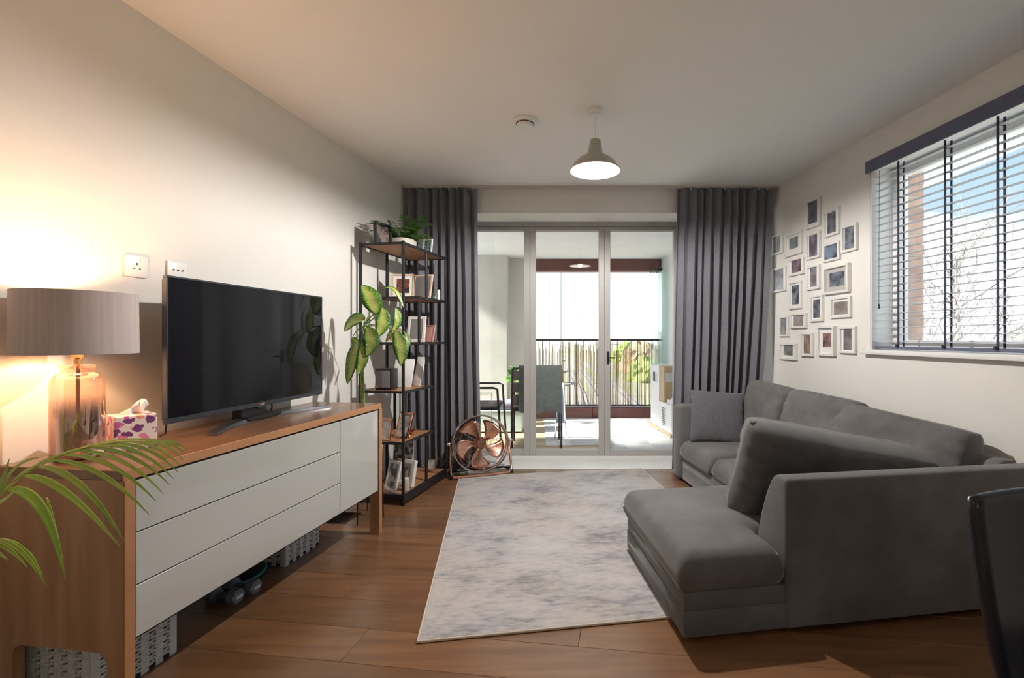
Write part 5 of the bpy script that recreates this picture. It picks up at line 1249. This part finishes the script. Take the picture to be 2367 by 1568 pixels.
def bush(label, x, y, r, mat, sd):
    o = thing('bush', label, 'bush', (x, y, GZ), group='bushes along the railway'); bm = bmesh.new(); bmesh.ops.create_icosphere(bm, subdivisions=4, radius=1)
    for v_ in bm.verts:
        n_ = noise.noise(v_.co * 2.2 + Vector((sd, 0, 0))) + .5 * noise.noise(v_.co * 6 + Vector((0, sd, 0))); v_.co *= 1 + .35 * n_; v_.co.z = max(v_.co.z, -.3) + .3; v_.co *= r
    me = bpy.data.meshes.new('foliage'); bm.to_mesh(me); bm.free(); me.materials.append(mat); c = bpy.data.objects.new('foliage', me); COL.objects.link(c); c.parent = o
    MB().tube([(0, 0, 0), (0, 0, r * .5)], r * .05, 6).build('trunk', m_bushb, o)
words = ['nearest', 'second', 'third', 'fourth', 'fifth', 'sixth', 'seventh', 'eighth']
for k, (x, y, r, mt_) in enumerate(((22, 95, 5, 0), (31, 120, 6, 1), (25, 150, 6, 0), (30, 190, 9, 1), (-10, 140, 6, 1), (-16, 190, 8, 0), (33, 260, 9, 0), (-25, 280, 10, 1))):
    bush('%s %s bush by the railway from the balcony' % (words[k], 'green' if mt_ == 0 else 'brown'), x, y, r, m_bush if mt_ == 0 else m_bushb, k * 3.1)
m_fac = pm('pale_facade', (.72, .69, .64), .9, col2=(.68, .64, .58), scale=.4); m_tower = pm('haze_tinted_tower', (.78, .81, .84), .5, col2=(.75, .79, .83), scale=.1); m_pane = pm('far_window', (.56, .63, .70), .3, col2=(.6, .67, .73))  # towers and far panes tinted pale blue, distance haze put into their colour
m_paneb = pm('pale_blind_window', (.58, .59, .58), .5, col2=(.62, .63, .62), scale=.5)
def block(label, x0, x1, y, dep, h, mat, rows, cols, top=None, pane=None):
    m_pane_ = pane or m_pane
    o = thing('building', label, 'building', ((x0 + x1) / 2, y, GZ), group='buildings seen from the balcony'); hw = (x1 - x0) / 2
    MB().box(-hw, hw, 0, dep, 0, h).build('facade', mat, o, smooth=False)
    if top: MB().box(-hw * 1.02, hw * 1.02, -.5, dep, h, h + top).build('roof_band', m_pane, o, smooth=False)
    wbx = None
    for r in range(rows):
        for c in range(cols):
            wd = 2 * hw / cols; x = -hw + wd * (c + .5); z = h * (r + .6) / rows
            if wbx is None: wbx = MB().box(-wd * .28, wd * .28, -.06, .1, -h / rows * .28, h / rows * .28).build('window', m_pane_, o, smooth=False); q = wbx
            else: q = wbx.copy(); COL.objects.link(q)
            q.location = (x, 0, z)
block('sunlit pale apartment block close on the left beyond the balcony', -26, -.75, 40, 14, 40, m_fac, 12, 6, None, m_paneb)
block('far pale tower with a dark roof band on the skyline', 4, 48, 900, 40, 62, m_tower, 9, 7, 5)
block('lower pale far tower right of the banded tower', 58, 78, 880, 30, 46, m_tower, 8, 4, 2)
block('long low pale far building at the right of the skyline', 110, 210, 860, 30, 24, m_fac, 3, 14)
# bare trees outside the right window
m_bark = pm('bare_bark', (.20, .18, .17), .9, col2=(.25, .23, .22), scale=3)
def bare_tree(label, x, y, h, sd):
    o = thing('bare_tree', label, 'tree', (x, y, GZ), group='bare trees outside the right window'); rd = random.Random(sd); b = MB(); tr_ = MB()
    def grow(p, d, ln, r, lv):
        pts = [p]; dd = d.copy()
        for i in range(3):
            dd = (dd + Vector((rd.uniform(-.16, .16), rd.uniform(-.16, .16), rd.uniform(-.02, .12)))).normalized(); pts.append(pts[-1] + dd * ln / 3)
        (tr_ if lv < 2 else b).tube(pts, [r * (1 - .14 * i) for i in range(4)], 5 if lv < 3 else 3, cap=False)
        if lv >= 6: return
        for k in range(3 if lv < 5 else 2):
            i = rd.choice((1, 2, 3, 3)); q = pts[i]; a = rd.uniform(0, 6.28); sp_ = rd.uniform(.35, .8); o1 = dd.orthogonal().normalized(); o2 = dd.cross(o1)
            nd = (dd * math.cos(sp_) + (o1 * math.cos(a) + o2 * math.sin(a)) * math.sin(sp_)).normalized(); grow(q, nd, ln * rd.uniform(.62, .80), r * .63, lv + 1)
    grow(Vector((0, 0, 0)), Vector((0, 0, 1)), h * .42, h * .0145, 0)
    tr_.build('trunk', m_bark, o); b.build('branches', m_bark, o)
bare_tree('tallest bare tree outside, at the right edge of the window', 18.6, 20.2, 19.5, 3)
bare_tree('bare tree outside in the middle of the window', 25.5, 31.5, 20, 8)
bare_tree('bare tree outside at the left beside the brick reveal', 33.5, 45, 21, 14)
bare_tree('distant bare tree between the nearer trees outside', 55, 63, 21, 23)
tag(MB().box(12, 900, -300, 12, GZ - 1, GZ).build('ground_side', m_ground), 'rough land below the right window', 'ground', kind='structure')
block('low pale terrace of houses beyond the bare trees', 60, 130, 75, 10, 12.5, m_fac, 3, 12, 1)
